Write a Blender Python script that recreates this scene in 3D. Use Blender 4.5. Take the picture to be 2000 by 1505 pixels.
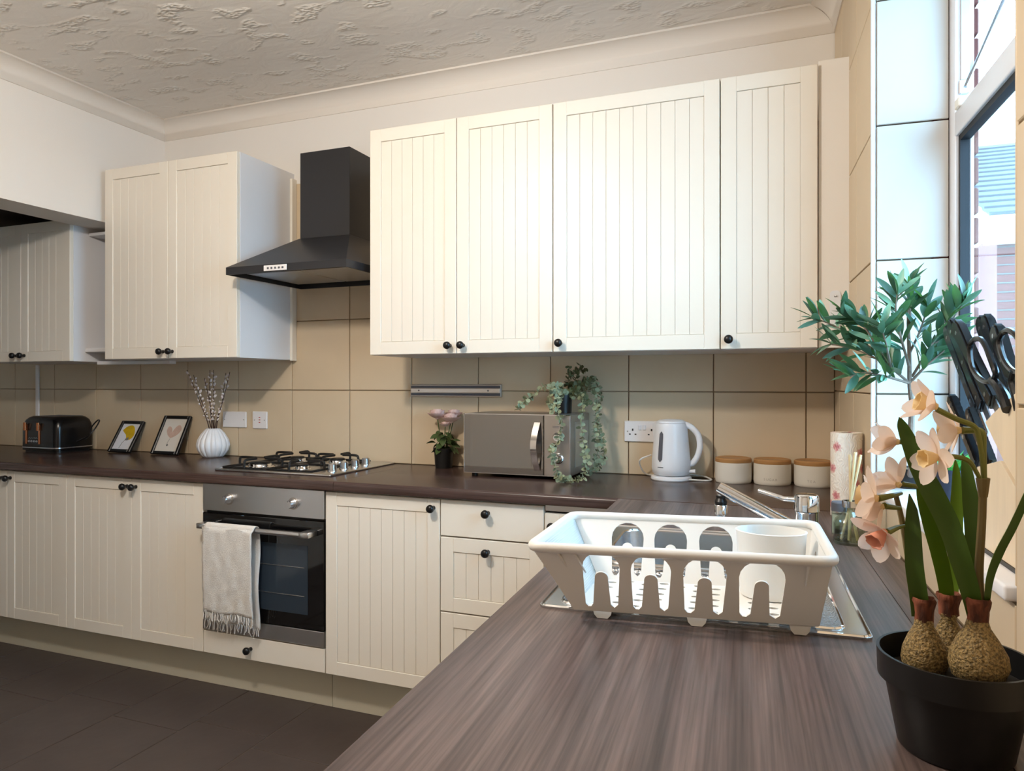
import bpy, bmesh, math, random
from mathutils import Vector, Matrix
random.seed(7)
for o in list(bpy.data.objects): bpy.data.objects.remove(o)
SC = bpy.context.scene
COL = SC.collection
R = math.radians
PI = math.pi

# ------------------------------------------------------------------ camera
FPX, YAW, CAMZ, HORIZON = 1395.0, R(21.3), 1.28, 748.0
cam = bpy.data.cameras.new('camera'); co = bpy.data.objects.new('camera', cam); COL.objects.link(co)
cam.sensor_fit = 'HORIZONTAL'; cam.sensor_width = 36.0; cam.lens = 36.0 * FPX / 2000.0
cam.shift_y = -(752.5 - HORIZON) / 2000.0
cam.clip_start = 0.02
co.location = (0, 0, CAMZ); co.rotation_euler = (R(90), 0, YAW)
SC.camera = co

# ------------------------------------------------------------------ world, lamps, exposure
W = bpy.data.worlds.new('sky'); SC.world = W; W.use_nodes = True
bg = W.node_tree.nodes['Background']; bg.inputs[0].default_value = (0.38, 0.71, 1.0, 1); bg.inputs[1].default_value = 14.0
ld = bpy.data.lights.new('ceiling_lamp', 'POINT'); ld.energy = 66; ld.color = (1.0, 0.915, 0.815); ld.shadow_soft_size = 0.07
lo = bpy.data.objects.new('ceiling_lamp', ld); COL.objects.link(lo); lo.location = (-1.30, 0.80, 2.33)
SC.view_settings.view_transform = 'Standard'; SC.view_settings.look = 'None'
SC.view_settings.gamma = 1.0; SC.view_settings.use_curve_mapping = False
SC.view_settings.exposure = 0.24

# ------------------------------------------------------------------ pixel helpers and the skewed window wall frame
CS, SN = math.cos(YAW), math.sin(YAW)
def pt(px, py, d):                       # point on the ray through a pixel, at distance d along the optical axis
    r = (px - 1000) / FPX * d; u = (HORIZON - py) / FPX * d
    return Vector((r * CS - d * SN, r * SN + d * CS, CAMZ + u))
YB = 2.87                                # tiled face of the back wall
SKEW = R(3.35); XC = 0.151               # the window wall is not square to the back wall
UX, UY = math.sin(SKEW), -math.cos(SKEW)
def RW(u, v, z=0.0):                     # u along window wall from the corner, v out into the room
    return Vector((XC + u * UX - v * math.cos(SKEW), YB + u * UY - v * math.sin(SKEW), z))
WT = 0.91                                # worktop height

# ------------------------------------------------------------------ materials
def srgb(r, g, b):
    f = lambda c: (c / 255 / 12.92) if c <= 10 else ((c / 255 + 0.055) / 1.055) ** 2.4
    return (f(r), f(g), f(b), 1)
MATS = {}
def mat(name, col, rough=0.5, metal=0.0, var=0.0, vscale=6.0, bump=0.0, bscale=60.0, coat=0.0, stretch=(1, 1, 1), trans=0.0, ior=1.45, sss=0.0, spec=0.5):
    m = bpy.data.materials.new(name); m.use_nodes = True
    nt = m.node_tree; b = nt.nodes['Principled BSDF']
    if len(col) == 3: col = (*col, 1)
    b.inputs['Base Color'].default_value = col; b.inputs['Roughness'].default_value = rough
    b.inputs['Metallic'].default_value = metal; b.inputs['IOR'].default_value = ior
    b.inputs['Coat Weight'].default_value = coat; b.inputs['Transmission Weight'].default_value = trans
    b.inputs['Specular IOR Level'].default_value = spec
    if sss: b.inputs['Subsurface Weight'].default_value = sss; b.inputs['Subsurface Radius'].default_value = (.02, .02, .02)
    if var or bump:
        tc = nt.nodes.new('ShaderNodeTexCoord'); mp = nt.nodes.new('ShaderNodeMapping')
        mp.inputs['Scale'].default_value = stretch; nt.links.new(tc.outputs['Object'], mp.inputs[0])
    if var:
        n = nt.nodes.new('ShaderNodeTexNoise'); n.inputs['Scale'].default_value = vscale; n.inputs['Detail'].default_value = 4
        nt.links.new(mp.outputs[0], n.inputs['Vector'])
        mx = nt.nodes.new('ShaderNodeMix'); mx.data_type = 'RGBA'
        mx.inputs[6].default_value = tuple(c * (1 - var) for c in col[:3]) + (1,)
        mx.inputs[7].default_value = tuple(min(1, c * (1 + var)) for c in col[:3]) + (1,)
        src = n.outputs['Fac']
        if var >= .5:
            mr = nt.nodes.new('ShaderNodeMapRange'); mr.inputs[1].default_value = .38; mr.inputs[2].default_value = .62; nt.links.new(src, mr.inputs[0]); src = mr.outputs[0]
        nt.links.new(src, mx.inputs[0]); nt.links.new(mx.outputs[2], b.inputs['Base Color'])
    if bump:
        n2 = nt.nodes.new('ShaderNodeTexNoise'); n2.inputs['Scale'].default_value = bscale; n2.inputs['Detail'].default_value = 3
        nt.links.new(mp.outputs[0], n2.inputs['Vector'])
        bp = nt.nodes.new('ShaderNodeBump'); bp.inputs['Strength'].default_value = bump; bp.inputs['Distance'].default_value = 0.004
        nt.links.new(n2.outputs['Fac'], bp.inputs['Height']); nt.links.new(bp.outputs[0], b.inputs['Normal'])
    MATS[name] = m
    return m
def N(m, t, **kw):
    n = m.node_tree.nodes.new(t)
    for k, v in kw.items(): setattr(n, k, v)
    return n
def wood_mat(name, c1, c2, c3, axis, rough=0.3, freq=14.0):
    m = mat(name, c1, rough); nt = m.node_tree; L = nt.links.new; b = nt.nodes['Principled BSDF']
    tc = N(m, 'ShaderNodeTexCoord'); mp = N(m, 'ShaderNodeMapping')
    s = [freq] * 3; s[axis] = freq / 32.0; mp.inputs['Scale'].default_value = s
    L(tc.outputs['Object'], mp.inputs[0])
    n1 = N(m, 'ShaderNodeTexNoise'); n1.inputs['Scale'].default_value = 1.0; n1.inputs['Detail'].default_value = 8; n1.inputs['Roughness'].default_value = .65; n1.inputs['Distortion'].default_value = .5
    L(mp.outputs[0], n1.inputs['Vector'])
    rp = N(m, 'ShaderNodeValToRGB'); e = rp.color_ramp.elements
    e[0].position = .30; e[0].color = c1; e[1].position = .72; e[1].color = c3
    k = e.new(.5); k.color = c2
    L(n1.outputs['Fac'], rp.inputs[0])
    mp2 = N(m, 'ShaderNodeMapping'); s = [230.0] * 3; s[axis] = 4.5; mp2.inputs['Scale'].default_value = s; L(tc.outputs['Object'], mp2.inputs[0])
    n2 = N(m, 'ShaderNodeTexNoise'); n2.inputs['Scale'].default_value = 1.0; n2.inputs['Detail'].default_value = 4; L(mp2.outputs[0], n2.inputs['Vector'])
    r2 = N(m, 'ShaderNodeMapRange'); r2.inputs[1].default_value = .3; r2.inputs[2].default_value = .7; r2.inputs[3].default_value = .60; r2.inputs[4].default_value = 1.28
    L(n2.outputs['Fac'], r2.inputs[0])
    mx = N(m, 'ShaderNodeVectorMath', operation='SCALE'); L(rp.outputs[0], mx.inputs[0]); L(r2.outputs[0], mx.inputs['Scale'])
    L(mx.outputs[0], b.inputs['Base Color'])
    bp = N(m, 'ShaderNodeBump'); bp.inputs['Strength'].default_value = .12; bp.inputs['Distance'].default_value = .001
    L(n2.outputs['Fac'], bp.inputs['Height']); L(bp.outputs[0], b.inputs['Normal'])
    return m

mat('paint', srgb(236, 230, 222), .85, bump=.08, bscale=220)
mat('cornice', srgb(236, 228, 218), .7)
mat('cream', srgb(236, 228, 214), .38, var=.02, vscale=3)
mat('carcass', srgb(226, 226, 228), .45, var=.02)
mat('tile', srgb(210, 190, 160), .38, var=.07, vscale=5, bump=.05, bscale=30)
mat('grout', srgb(150, 130, 105), .9, var=.1, vscale=30)
mat('tile_skylit', srgb(204, 197, 188), .3, var=.04, vscale=5)  # the beige tile again, with cool window light put into its colour
mat('trim_white', srgb(225, 228, 232), .25)
mat('plinth', srgb(205, 198, 178), .55, var=.03)
mat('upvc', srgb(232, 232, 236), .3)
mat('gasket', srgb(28, 28, 32), .6)
mat('slate', srgb(74, 64, 60), .42, var=.22, vscale=7, bump=.25, bscale=18)
mat('floor_grout', srgb(112, 100, 90), .9, var=.2, vscale=20)
mat('alcove_shade', srgb(52, 46, 42), .8)  # shade of the alcove recess put into the colour
mat('black_knob', srgb(16, 16, 18), .35)
mat('hood_black', srgb(40, 40, 43), .42)
mat('steel', (.62, .62, .63), .28, 1.0, bump=.02, bscale=90, stretch=(1, 1, 8))
mat('sink_steel', (.60, .62, .64), .22, 1.0)
mat('drainer_steel', (.50, .51, .52), .25, 1.0, bump=.9, bscale=190)
mat('chrome', (.82, .83, .85), .06, 1.0)
mat('oven_glass', srgb(10, 10, 12), .05, coat=.4)
mat('oven_window', srgb(46, 56, 66), .06)
mat('cast_iron', srgb(20, 19, 19), .5)
mat('black_plastic', srgb(18, 18, 19), .38)
mat('black_gloss', srgb(15, 15, 17), .22)
mat('navy', srgb(34, 40, 56), .45)
mat('copper', srgb(186, 120, 82), .22, 1.0)
mat('white_plastic', srgb(232, 234, 238), .28)
mat('rack_white', srgb(233, 231, 226), .35)
mat('socket_white', srgb(236, 233, 232), .3)
mat('ceramic', srgb(236, 236, 238), .14, coat=.3)
mat('canister', srgb(226, 220, 208), .55)
mat('engrave', srgb(180, 172, 160), .6)
mat('bamboo', srgb(178, 132, 82), .45, var=.2, vscale=8, stretch=(1, 10, 1))
mat('reed', srgb(216, 188, 140), .6, var=.12, vscale=30)
mat('twig', srgb(72, 52, 46), .7, var=.2, vscale=60)
mat('catkin', srgb(222, 208, 202), .9)
mat('paper', srgb(226, 226, 230), .6)
mat('paper_cream', srgb(222, 214, 202), .6)
mat('yellow_print', srgb(206, 168, 20), .6, var=.25, vscale=40)
mat('pink_print', srgb(204, 172, 154), .6, var=.2, vscale=60)
mat('grey_print', srgb(120, 118, 112), .6)
mat('frame_black', srgb(24, 25, 26), .3)
mat('towel', srgb(236, 231, 224), .95, var=.03, vscale=40, bump=.9, bscale=260, stretch=(1, 1, 3))
mat('microwave_glass', (.34, .32, .30), .04, 0.92)
mat('microwave_steel', srgb(176, 168, 160), .3, .8)
mat('leaf_rose', srgb(72, 92, 50), .5, var=.3, vscale=40)
mat('rose_pink', srgb(236, 205, 196), .6, var=.08, vscale=60)
mat('euca', srgb(150, 158, 126), .6, var=.3, vscale=25)
mat('euca_dark', srgb(98, 104, 70), .6, var=.3, vscale=25)
mat('olive_leaf', srgb(58, 92, 74), .35, var=.45, vscale=14)
mat('olive_leaf_light', srgb(120, 160, 130), .35, var=.3, vscale=14)
mat('olive_bark', srgb(122, 104, 90), .8, var=.3, vscale=60, bump=.6, bscale=90)
mat('moss', srgb(150, 128, 100), .9, var=.4, vscale=90)
mat('grass_green', srgb(70, 150, 90), .35, var=.3, vscale=40)
mat('daff_leaf', srgb(66, 94, 24), .45, var=.25, vscale=18, stretch=(1, 1, .2))
mat('daff_leaf_light', srgb(96, 126, 30), .45, var=.2, vscale=18, stretch=(1, 1, .2))
mat('daff_stem', srgb(112, 96, 56), .55, var=.2, vscale=30)
mat('pedicel', srgb(112, 116, 48), .5)
mat('daff_petal', srgb(250, 236, 226), .6, var=.05, vscale=60, sss=.15)
mat('daff_cup', srgb(246, 224, 176), .55, var=.06, vscale=60, sss=.1)
mat('daff_coral', srgb(236, 164, 138), .55, var=.1, vscale=60)
mat('bulb', srgb(134, 112, 70), .6, var=.52, vscale=460, bump=1.0, bscale=300)
mat('bulb_neck', srgb(112, 62, 42), .8, var=.6, vscale=90, bump=.6, bscale=200, stretch=(1, 1, .25))
mat('soil', srgb(30, 26, 24), .9, var=.3, vscale=60)
mat('block_wood', srgb(226, 206, 176), .5, var=.12, vscale=9, stretch=(6, 6, 1))
mat('rivet', (.8, .82, .86), .2, 1.0)
mat('candle_wax', srgb(236, 230, 214), .5)
mat('cord_white', srgb(225, 222, 216), .45)
mat('brick', srgb(112, 62, 54), .85, var=.2, vscale=14)
mat('mortar', srgb(96, 90, 86), .9)
mat('roof_tile', srgb(78, 82, 86), .8, var=.1, vscale=6)
mat('fence_wood', srgb(92, 62, 56), .85, var=.2, vscale=5)
mat('paving', srgb(104, 104, 104), .9, var=.1)
mat('orange_wood', srgb(176, 112, 66), .5, var=.3, vscale=18, stretch=(1, 1, .2))
mat('screw', (.5, .48, .45), .35, 1.0)
mat('ink', srgb(90, 90, 96), .6)
mat('red_ink', srgb(196, 80, 80), .6)
wood_mat('walnut_x', srgb(50, 37, 34), srgb(70, 53, 49), srgb(92, 72, 66), 0, .26, 9)
wood_mat('walnut_y', srgb(68, 57, 55), srgb(94, 80, 77), srgb(124, 107, 101), 1, .36, 19)

def translucent(name, col, fac):          # thin petals and leaves let some window light through
    m = MATS[name]; nt = m.node_tree; b = nt.nodes['Principled BSDF']; o = nt.nodes['Material Output']
    t = nt.nodes.new('ShaderNodeBsdfTranslucent'); t.inputs[0].default_value = col; x = nt.nodes.new('ShaderNodeMixShader'); x.inputs[0].default_value = fac
    nt.links.new(b.outputs[0], x.inputs[1]); nt.links.new(t.outputs[0], x.inputs[2]); nt.links.new(x.outputs[0], o.inputs[0])
translucent('daff_petal', srgb(252, 232, 220), .45); translucent('daff_cup', srgb(250, 226, 170), .35)
translucent('olive_leaf', srgb(110, 160, 70), .18); translucent('daff_leaf', srgb(110, 140, 20), .15); translucent('daff_leaf_light', srgb(130, 160, 20), .3); translucent('grass_green', srgb(120, 200, 80), .3)
def clear_glass(name, tint, gloss):
    m = bpy.data.materials.new(name); m.use_nodes = True; nt = m.node_tree; nt.nodes.clear()
    o = nt.nodes.new('ShaderNodeOutputMaterial'); t = nt.nodes.new('ShaderNodeBsdfTransparent'); g = nt.nodes.new('ShaderNodeBsdfGlossy')
    t.inputs[0].default_value = (*tint, 1); g.inputs['Roughness'].default_value = .02
    ge = nt.nodes.new('ShaderNodeNewGeometry'); dt = nt.nodes.new('ShaderNodeVectorMath'); dt.operation = 'DOT_PRODUCT'
    nt.links.new(ge.outputs['Incoming'], dt.inputs[0]); nt.links.new(ge.outputs['Normal'], dt.inputs[1])
    def mth(op, a, b=None):
        n = nt.nodes.new('ShaderNodeMath'); n.operation = op
        for i, q in enumerate((a, b)):
            if q is None: continue
            if isinstance(q, (int, float)): n.inputs[i].default_value = q
            else: nt.links.new(q, n.inputs[i])
        return n
    ab = mth('ABSOLUTE', dt.outputs['Value']); om = mth('SUBTRACT', 1.0, ab.outputs[0]); pw = mth('POWER', om.outputs[0], 5.0)
    f = mth('MULTIPLY_ADD', pw.outputs[0], .9); f.inputs[2].default_value = gloss
    x = nt.nodes.new('ShaderNodeMixShader'); nt.links.new(f.outputs[0], x.inputs[0]); nt.links.new(t.outputs[0], x.inputs[1]); nt.links.new(g.outputs[0], x.inputs[2])
    nt.links.new(x.outputs[0], o.inputs[0]); MATS[name] = m
clear_glass('pane', (.97, .985, 1.0), .03)
clear_glass('bottle_glass', (.86, .92, .90), .08)
clear_glass('diffuser_oil', (.93, .93, .82), .02)

def ceiling_mat():
    m = mat('ceiling', srgb(228, 221, 212), .36); nt = m.node_tree; L = nt.links.new; b = nt.nodes['Principled BSDF']
    tc = N(m, 'ShaderNodeTexCoord')
    mp = N(m, 'ShaderNodeMapping'); mp.inputs['Scale'].default_value = (1, 1.7, 1); mp.inputs['Rotation'].default_value = (0, 0, .5); L(tc.outputs['Object'], mp.inputs[0])
    v = N(m, 'ShaderNodeTexNoise'); v.inputs['Scale'].default_value = 7.5; v.inputs['Detail'].default_value = 1.5; L(mp.outputs[0], v.inputs['Vector'])
    mk = N(m, 'ShaderNodeMapRange', interpolation_type='SMOOTHSTEP'); mk.inputs[1].default_value = .52; mk.inputs[2].default_value = .66; L(v.outputs['Fac'], mk.inputs[0])
    w = N(m, 'ShaderNodeTexVoronoi', feature='SMOOTH_F1'); w.inputs['Scale'].default_value = 58; L(mp.outputs[0], w.inputs['Vector'])
    ml = N(m, 'ShaderNodeMath', operation='MULTIPLY'); L(mk.outputs[0], ml.inputs[0]); L(w.outputs['Distance'], ml.inputs[1])
    wv = N(m, 'ShaderNodeTexNoise'); wv.inputs['Scale'].default_value = 5; wv.inputs['Detail'].default_value = 5; wv.inputs['Distortion'].default_value = 2.0; L(mp.outputs[0], wv.inputs['Vector'])
    ad = N(m, 'ShaderNodeMath', operation='MULTIPLY_ADD'); L(wv.outputs['Fac'], ad.inputs[0]); ad.inputs[1].default_value = .30; L(ml.outputs[0], ad.inputs[2])
    bp = N(m, 'ShaderNodeBump'); bp.inputs['Strength'].default_value = .85; bp.inputs['Distance'].default_value = .014
    L(ad.outputs[0], bp.inputs['Height']); L(bp.outputs[0], b.inputs['Normal'])
ceiling_mat()
def roll_mat():
    m = mat('rose_paper', srgb(238, 228, 214), .85); nt = m.node_tree; L = nt.links.new; b = nt.nodes['Principled BSDF']
    tc = N(m, 'ShaderNodeTexCoord'); sx = N(m, 'ShaderNodeSeparateXYZ'); L(tc.outputs['Object'], sx.inputs[0])
    at = N(m, 'ShaderNodeMath', operation='ARCTAN2'); L(sx.outputs[1], at.inputs[0]); L(sx.outputs[0], at.inputs[1])
    ar = N(m, 'ShaderNodeMath', operation='MULTIPLY'); L(at.outputs[0], ar.inputs[0]); ar.inputs[1].default_value = .041
    cx = N(m, 'ShaderNodeCombineXYZ'); L(ar.outputs[0], cx.inputs[0]); L(sx.outputs[2], cx.inputs[1])
    v = N(m, 'ShaderNodeTexVoronoi', voronoi_dimensions='2D'); v.inputs['Scale'].default_value = 18; v.inputs['Randomness'].default_value = .85; L(cx.outputs[0], v.inputs['Vector'])
    n = N(m, 'ShaderNodeTexNoise'); n.inputs['Scale'].default_value = 160; L(tc.outputs['Object'], n.inputs['Vector'])
    a = N(m, 'ShaderNodeMath', operation='MULTIPLY_ADD'); L(n.outputs['Fac'], a.inputs[0]); a.inputs[1].default_value = .42; L(v.outputs['Distance'], a.inputs[2])
    rp = N(m, 'ShaderNodeValToRGB'); e = rp.color_ramp.elements
    e[0].position = .26; e[0].color = srgb(196, 118, 124); e[1].position = .47; e[1].color = srgb(240, 230, 216)
    k = e.new(.38); k.color = srgb(220, 160, 154)
    L(a.outputs[0], rp.inputs[0]); L(rp.outputs[0], b.inputs['Base Color'])
    w = N(m, 'ShaderNodeTexWave'); w.inputs['Scale'].default_value = 45; w.inputs['Distortion'].default_value = 14; w.inputs['Detail'].default_value = 1; L(tc.outputs['Object'], w.inputs['Vector'])
    bp = N(m, 'ShaderNodeBump'); bp.inputs['Strength'].default_value = .5; bp.inputs['Distance'].default_value = .002; L(w.outputs['Fac'], bp.inputs['Height']); L(bp.outputs[0], b.inputs['Normal'])
roll_mat()

# ------------------------------------------------------------------ object helpers
def tag(o, label=None, cat=None, group=None, kind=None):
    if label: o['label'] = label
    if cat: o['category'] = cat
    if group: o['group'] = group
    if kind: o['kind'] = kind
    return o
def thing(name, label, cat, loc=(0, 0, 0), rotz=0, group=None):
    o = bpy.data.objects.new(name, None); COL.objects.link(o); o.empty_display_size = .05
    o.location = loc; o.rotation_euler = (0, 0, rotz)
    return tag(o, label, cat, group)
def addobj(name, me, parent=None, loc=(0, 0, 0), rot=(0, 0, 0)):
    o = bpy.data.objects.new(name, me); COL.objects.link(o); o.parent = parent
    o.location = loc; o.rotation_euler = rot
    return o
def place(name, me, parent, M):
    o = bpy.data.objects.new(name, me); COL.objects.link(o); o.parent = parent; o.matrix_basis = M
    return o

class MB:
    def __init__(s): s.v = []; s.f = []
    def add(s, verts, faces):
        k = len(s.v); s.v += [Vector(p) for p in verts]; s.f += [tuple(i + k for i in f) for f in faces]; return s
    def box(s, x0, x1, y0, y1, z0, z1, c=0.0):
        if x0 > x1: x0, x1 = x1, x0
        if y0 > y1: y0, y1 = y1, y0
        if z0 > z1: z0, z1 = z1, z0
        if not c:
            vs = [(x, y, z) for x in (x0, x1) for y in (y0, y1) for z in (z0, z1)]
            return s.add(vs, [(0, 1, 3, 2), (4, 6, 7, 5), (0, 4, 5, 1), (2, 3, 7, 6), (0, 2, 6, 4), (1, 5, 7, 3)])
        bm = bmesh.new(); bmesh.ops.create_cube(bm, size=1)
        for v in bm.verts: v.co = Vector(((x0 + x1) / 2 + v.co.x * (x1 - x0), (y0 + y1) / 2 + v.co.y * (y1 - y0), (z0 + z1) / 2 + v.co.z * (z1 - z0)))
        bmesh.ops.bevel(bm, geom=list(bm.edges), offset=c, segments=1 if c < .004 else 3, profile=.5, affect='EDGES')
        s.bm(bm); return s
    def bm(s, bm, M=None):
        bm.verts.index_update()
        vs = [(M @ v.co if M else v.co.copy()) for v in bm.verts]; fs = [tuple(v.index for v in f.verts) for f in bm.faces]
        bm.free(); return s.add(vs, fs)
    def tube(s, path, r, n=10, cap=True, closed=False):
        path = [Vector(p) for p in path]; m = len(path); rs = r if isinstance(r, (list, tuple)) else [r] * m
        prev = None; k = len(s.v); vs = []
        for i in range(m):
            if closed: t = path[(i + 1) % m] - path[i - 1]
            else: t = path[min(i + 1, m - 1)] - path[max(i - 1, 0)]
            if t.length < 1e-9: t = Vector((0, 0, 1))
            t.normalize()
            if prev is None:
                a = t.orthogonal().normalized()
            else:
                a = prev - t * prev.dot(t)
                a = a.normalized() if a.length > 1e-6 else t.orthogonal().normalized()
            prev = a; b = t.cross(a)
            for j in range(n):
                q = 2 * PI * j / n
                vs.append(path[i] + (a * math.cos(q) + b * math.sin(q)) * rs[i])
        fs = []
        for i in range(m if closed else m - 1):
            i2 = (i + 1) % m
            for j in range(n): fs.append((i * n + j, i * n + (j + 1) % n, i2 * n + (j + 1) % n, i2 * n + j))
        if cap and not closed: fs.append(tuple(range(n - 1, -1, -1))); fs.append(tuple((m - 1) * n + j for j in range(n)))
        return s.add(vs, fs)
    def lathe(s, prof, n=24, c=(0, 0, 0), M=None, rfun=None):
        vs = []; fs = []; m = len(prof)
        for i, (r, z) in enumerate(prof):
            for j in range(n):
                q = 2 * PI * j / n; rr = r * (rfun(q, z) if rfun else 1)
                p = Vector((rr * math.cos(q), rr * math.sin(q), z))
                vs.append((M @ p if M else p) + Vector(c))
        for i in range(m - 1):
            for j in range(n): fs.append((i * n + j, i * n + (j + 1) % n, (i + 1) * n + (j + 1) % n, (i + 1) * n + j))
        if prof[0][0] > 1e-6: fs.append(tuple(range(n - 1, -1, -1)))
        if prof[-1][0] > 1e-6: fs.append(tuple((m - 1) * n + j for j in range(n)))
        return s.add(vs, fs)
    def prism(s, poly, h, M=None):       # polygon in xy, extruded along z by h, then transformed
        n = len(poly); vs = [Vector((x, y, 0)) for x, y in poly] + [Vector((x, y, h)) for x, y in poly]
        if M: vs = [M @ v for v in vs]
        fs = [tuple(range(n - 1, -1, -1)), tuple(range(n, 2 * n))] + [(i, (i + 1) % n, (i + 1) % n + n, i + n) for i in range(n)]
        return s.add(vs, fs)
    def mesh(s, name, m, smooth=True, angle=35):
        me = bpy.data.meshes.new(name); me.from_pydata(s.v, [], s.f); me.update()
        b = bmesh.new(); b.from_mesh(me); bmesh.ops.remove_doubles(b, verts=b.verts, dist=1e-6); bmesh.ops.recalc_face_normals(b, faces=b.faces); b.to_mesh(me); b.free()
        if m: me.materials.append(MATS[m])
        if smooth:
            me.polygons.foreach_set('use_smooth', [True] * len(me.polygons)); me.set_sharp_from_angle(angle=R(angle))
        return me
    def obj(s, name, m, parent=None, loc=(0, 0, 0), rot=(0, 0, 0), smooth=True, angle=35):
        return addobj(name, s.mesh(name, m, smooth, angle), parent, loc, rot)
def box(name, m, parent, x0, x1, y0, y1, z0, z1, c=0.0, loc=(0, 0, 0), rot=(0, 0, 0)):
    return MB().box(x0, x1, y0, y1, z0, z1, c).obj(name, m, parent, loc, rot)
def plate_bm(outer, holes, h):           # flat plate with holes, z from 0 to h
    cu = bpy.data.curves.new('p', 'CURVE'); cu.dimensions = '2D'; cu.fill_mode = 'BOTH'; cu.extrude = h / 2
    for lp in [outer] + holes:
        sp = cu.splines.new('POLY'); sp.points.add(len(lp) - 1); sp.use_cyclic_u = True
        for i, (x, y) in enumerate(lp): sp.points[i].co = (x, y, 0, 1)
    o = bpy.data.objects.new('p', cu); COL.objects.link(o)
    me = bpy.data.meshes.new_from_object(o.evaluated_get(bpy.context.evaluated_depsgraph_get()))
    bm = bmesh.new(); bm.from_mesh(me); bpy.data.objects.remove(o); bpy.data.curves.remove(cu); bpy.data.meshes.remove(me)
    bmesh.ops.remove_doubles(bm, verts=bm.verts, dist=1e-6)
    for v in bm.verts: v.co.z += h / 2
    return bm
def text_mesh(body, size, m, ext=.0003):
    cu = bpy.data.curves.new('t', 'FONT'); cu.body = body; cu.size = size; cu.extrude = ext; cu.align_x = 'CENTER'
    o = bpy.data.objects.new('t', cu); COL.objects.link(o)
    me = bpy.data.meshes.new_from_object(o.evaluated_get(bpy.context.evaluated_depsgraph_get())); bpy.data.objects.remove(o)
    me.materials.clear(); me.materials.append(MATS[m]); return me
def rrect(x0, x1, y0, y1, r, n=5):
    out = []
    for cx, cy, a in ((x1 - r, y1 - r, 0), (x0 + r, y1 - r, 90), (x0 + r, y0 + r, 180), (x1 - r, y0 + r, 270)):
        for i in range(n + 1):
            q = R(a + 90 * i / n); out.append((cx + r * math.cos(q), cy + r * math.sin(q)))
    return out
def smooth_path(pts, k=6):               # Catmull-Rom
    P = [Vector(p) for p in pts]; P = [P[0] * 2 - P[1]] + P + [P[-1] * 2 - P[-2]]; out = []
    for i in range(1, len(P) - 2):
        for j in range(k):
            t = j / k; a, b, c, d = P[i - 1:i + 3]
            out.append(.5 * ((2 * b) + (c - a) * t + (2 * a - 5 * b + 4 * c - d) * t * t + (3 * b - a - 3 * c + d) * t ** 3))
    out.append(P[-2]); return out
def struct(o): o['kind'] = 'structure'; return o

# ------------------------------------------------------------------ SETTING: floor, ceiling, walls
CEIL = 2.645
fl = struct(box('floor', 'floor_grout', None, -5.0, 1.0, -1.7, 3.0, -.06, -.003))
tile_cache = {}
def tile_mesh(w, h, t, m, c=.0015):
    k = (round(w, 3), round(h, 3), round(t, 4), m)
    if k not in tile_cache: tile_cache[k] = MB().box(0, w, 0, h, 0, t, c).mesh('tile', m)
    return tile_cache[k]
x = -1.765 - .335 * 8; i = 0             # running slate tiles, long side towards the window
while x < .2:
    y = 2.005 - .60 * 6 + (.0 if i % 2 == 0 else .083)
    y -= .6 if i % 2 else 0
    while y < 2.5:
        if y + .6 > -1.5: addobj('tile', tile_mesh(.331, .596, .008, 'slate'), fl, (x + .002, y + .002, -.008))
        y += .60
    x += .335; i += 1
struct(box('ceiling', 'ceiling', None, -5.0, .9, -1.7, 3.0, CEIL, CEIL + .08))

wb = struct(box('wall_back', 'grout', None, -5.0, .4, YB + .007, YB + .15, -.05, CEIL))
ROWS = [.910, 1.246, 1.582, 1.918, 2.250]
XJ = [-2.277 + .333 * k for k in range(-8, 9)]
for zi in range(4):
    for a, b in zip(XJ, XJ[1:]):
        if a > .15: continue
        b2 = min(b, .152)
        if zi == 3 and not (-2.7 < a < -1.5): continue
        o = addobj('tile', tile_mesh(b2 - a - .004, .332, .008, 'tile'), wb, (a + .002, YB + .008, ROWS[zi] + .002), (R(90), 0, 0))
box('plaster', 'paint', wb, -5.0, .4, YB - .001, YB + .01, 2.252, CEIL)

# left wall above the wide opening, pier nearer the camera, alcove beyond
wl = MB(); wl.box(-3.30, -3.10, -1.6, YB + .01, 2.06, CEIL); wl.box(-3.30, -3.10, -1.6, .8, 0, 2.06)
struct(wl.obj('wall_left', 'paint'))
struct(box('wall_alcove', 'paint', None, -5.0, -4.9, .6, YB + .01, 0, CEIL))
struct(box('wall_front', 'paint', None, -5.0, .9, -1.7, -1.6, 0, CEIL))
struct(box('wall_side', 'paint', None, -4.95, -3.25, .55, .65, 0, CEIL))
struct(box('ceiling_alcove_shade', 'alcove_shade', None, -4.9, -3.30, .6, YB, 2.16, 2.20))  # low ceiling added to darken the recess, shade is in its colour

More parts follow.
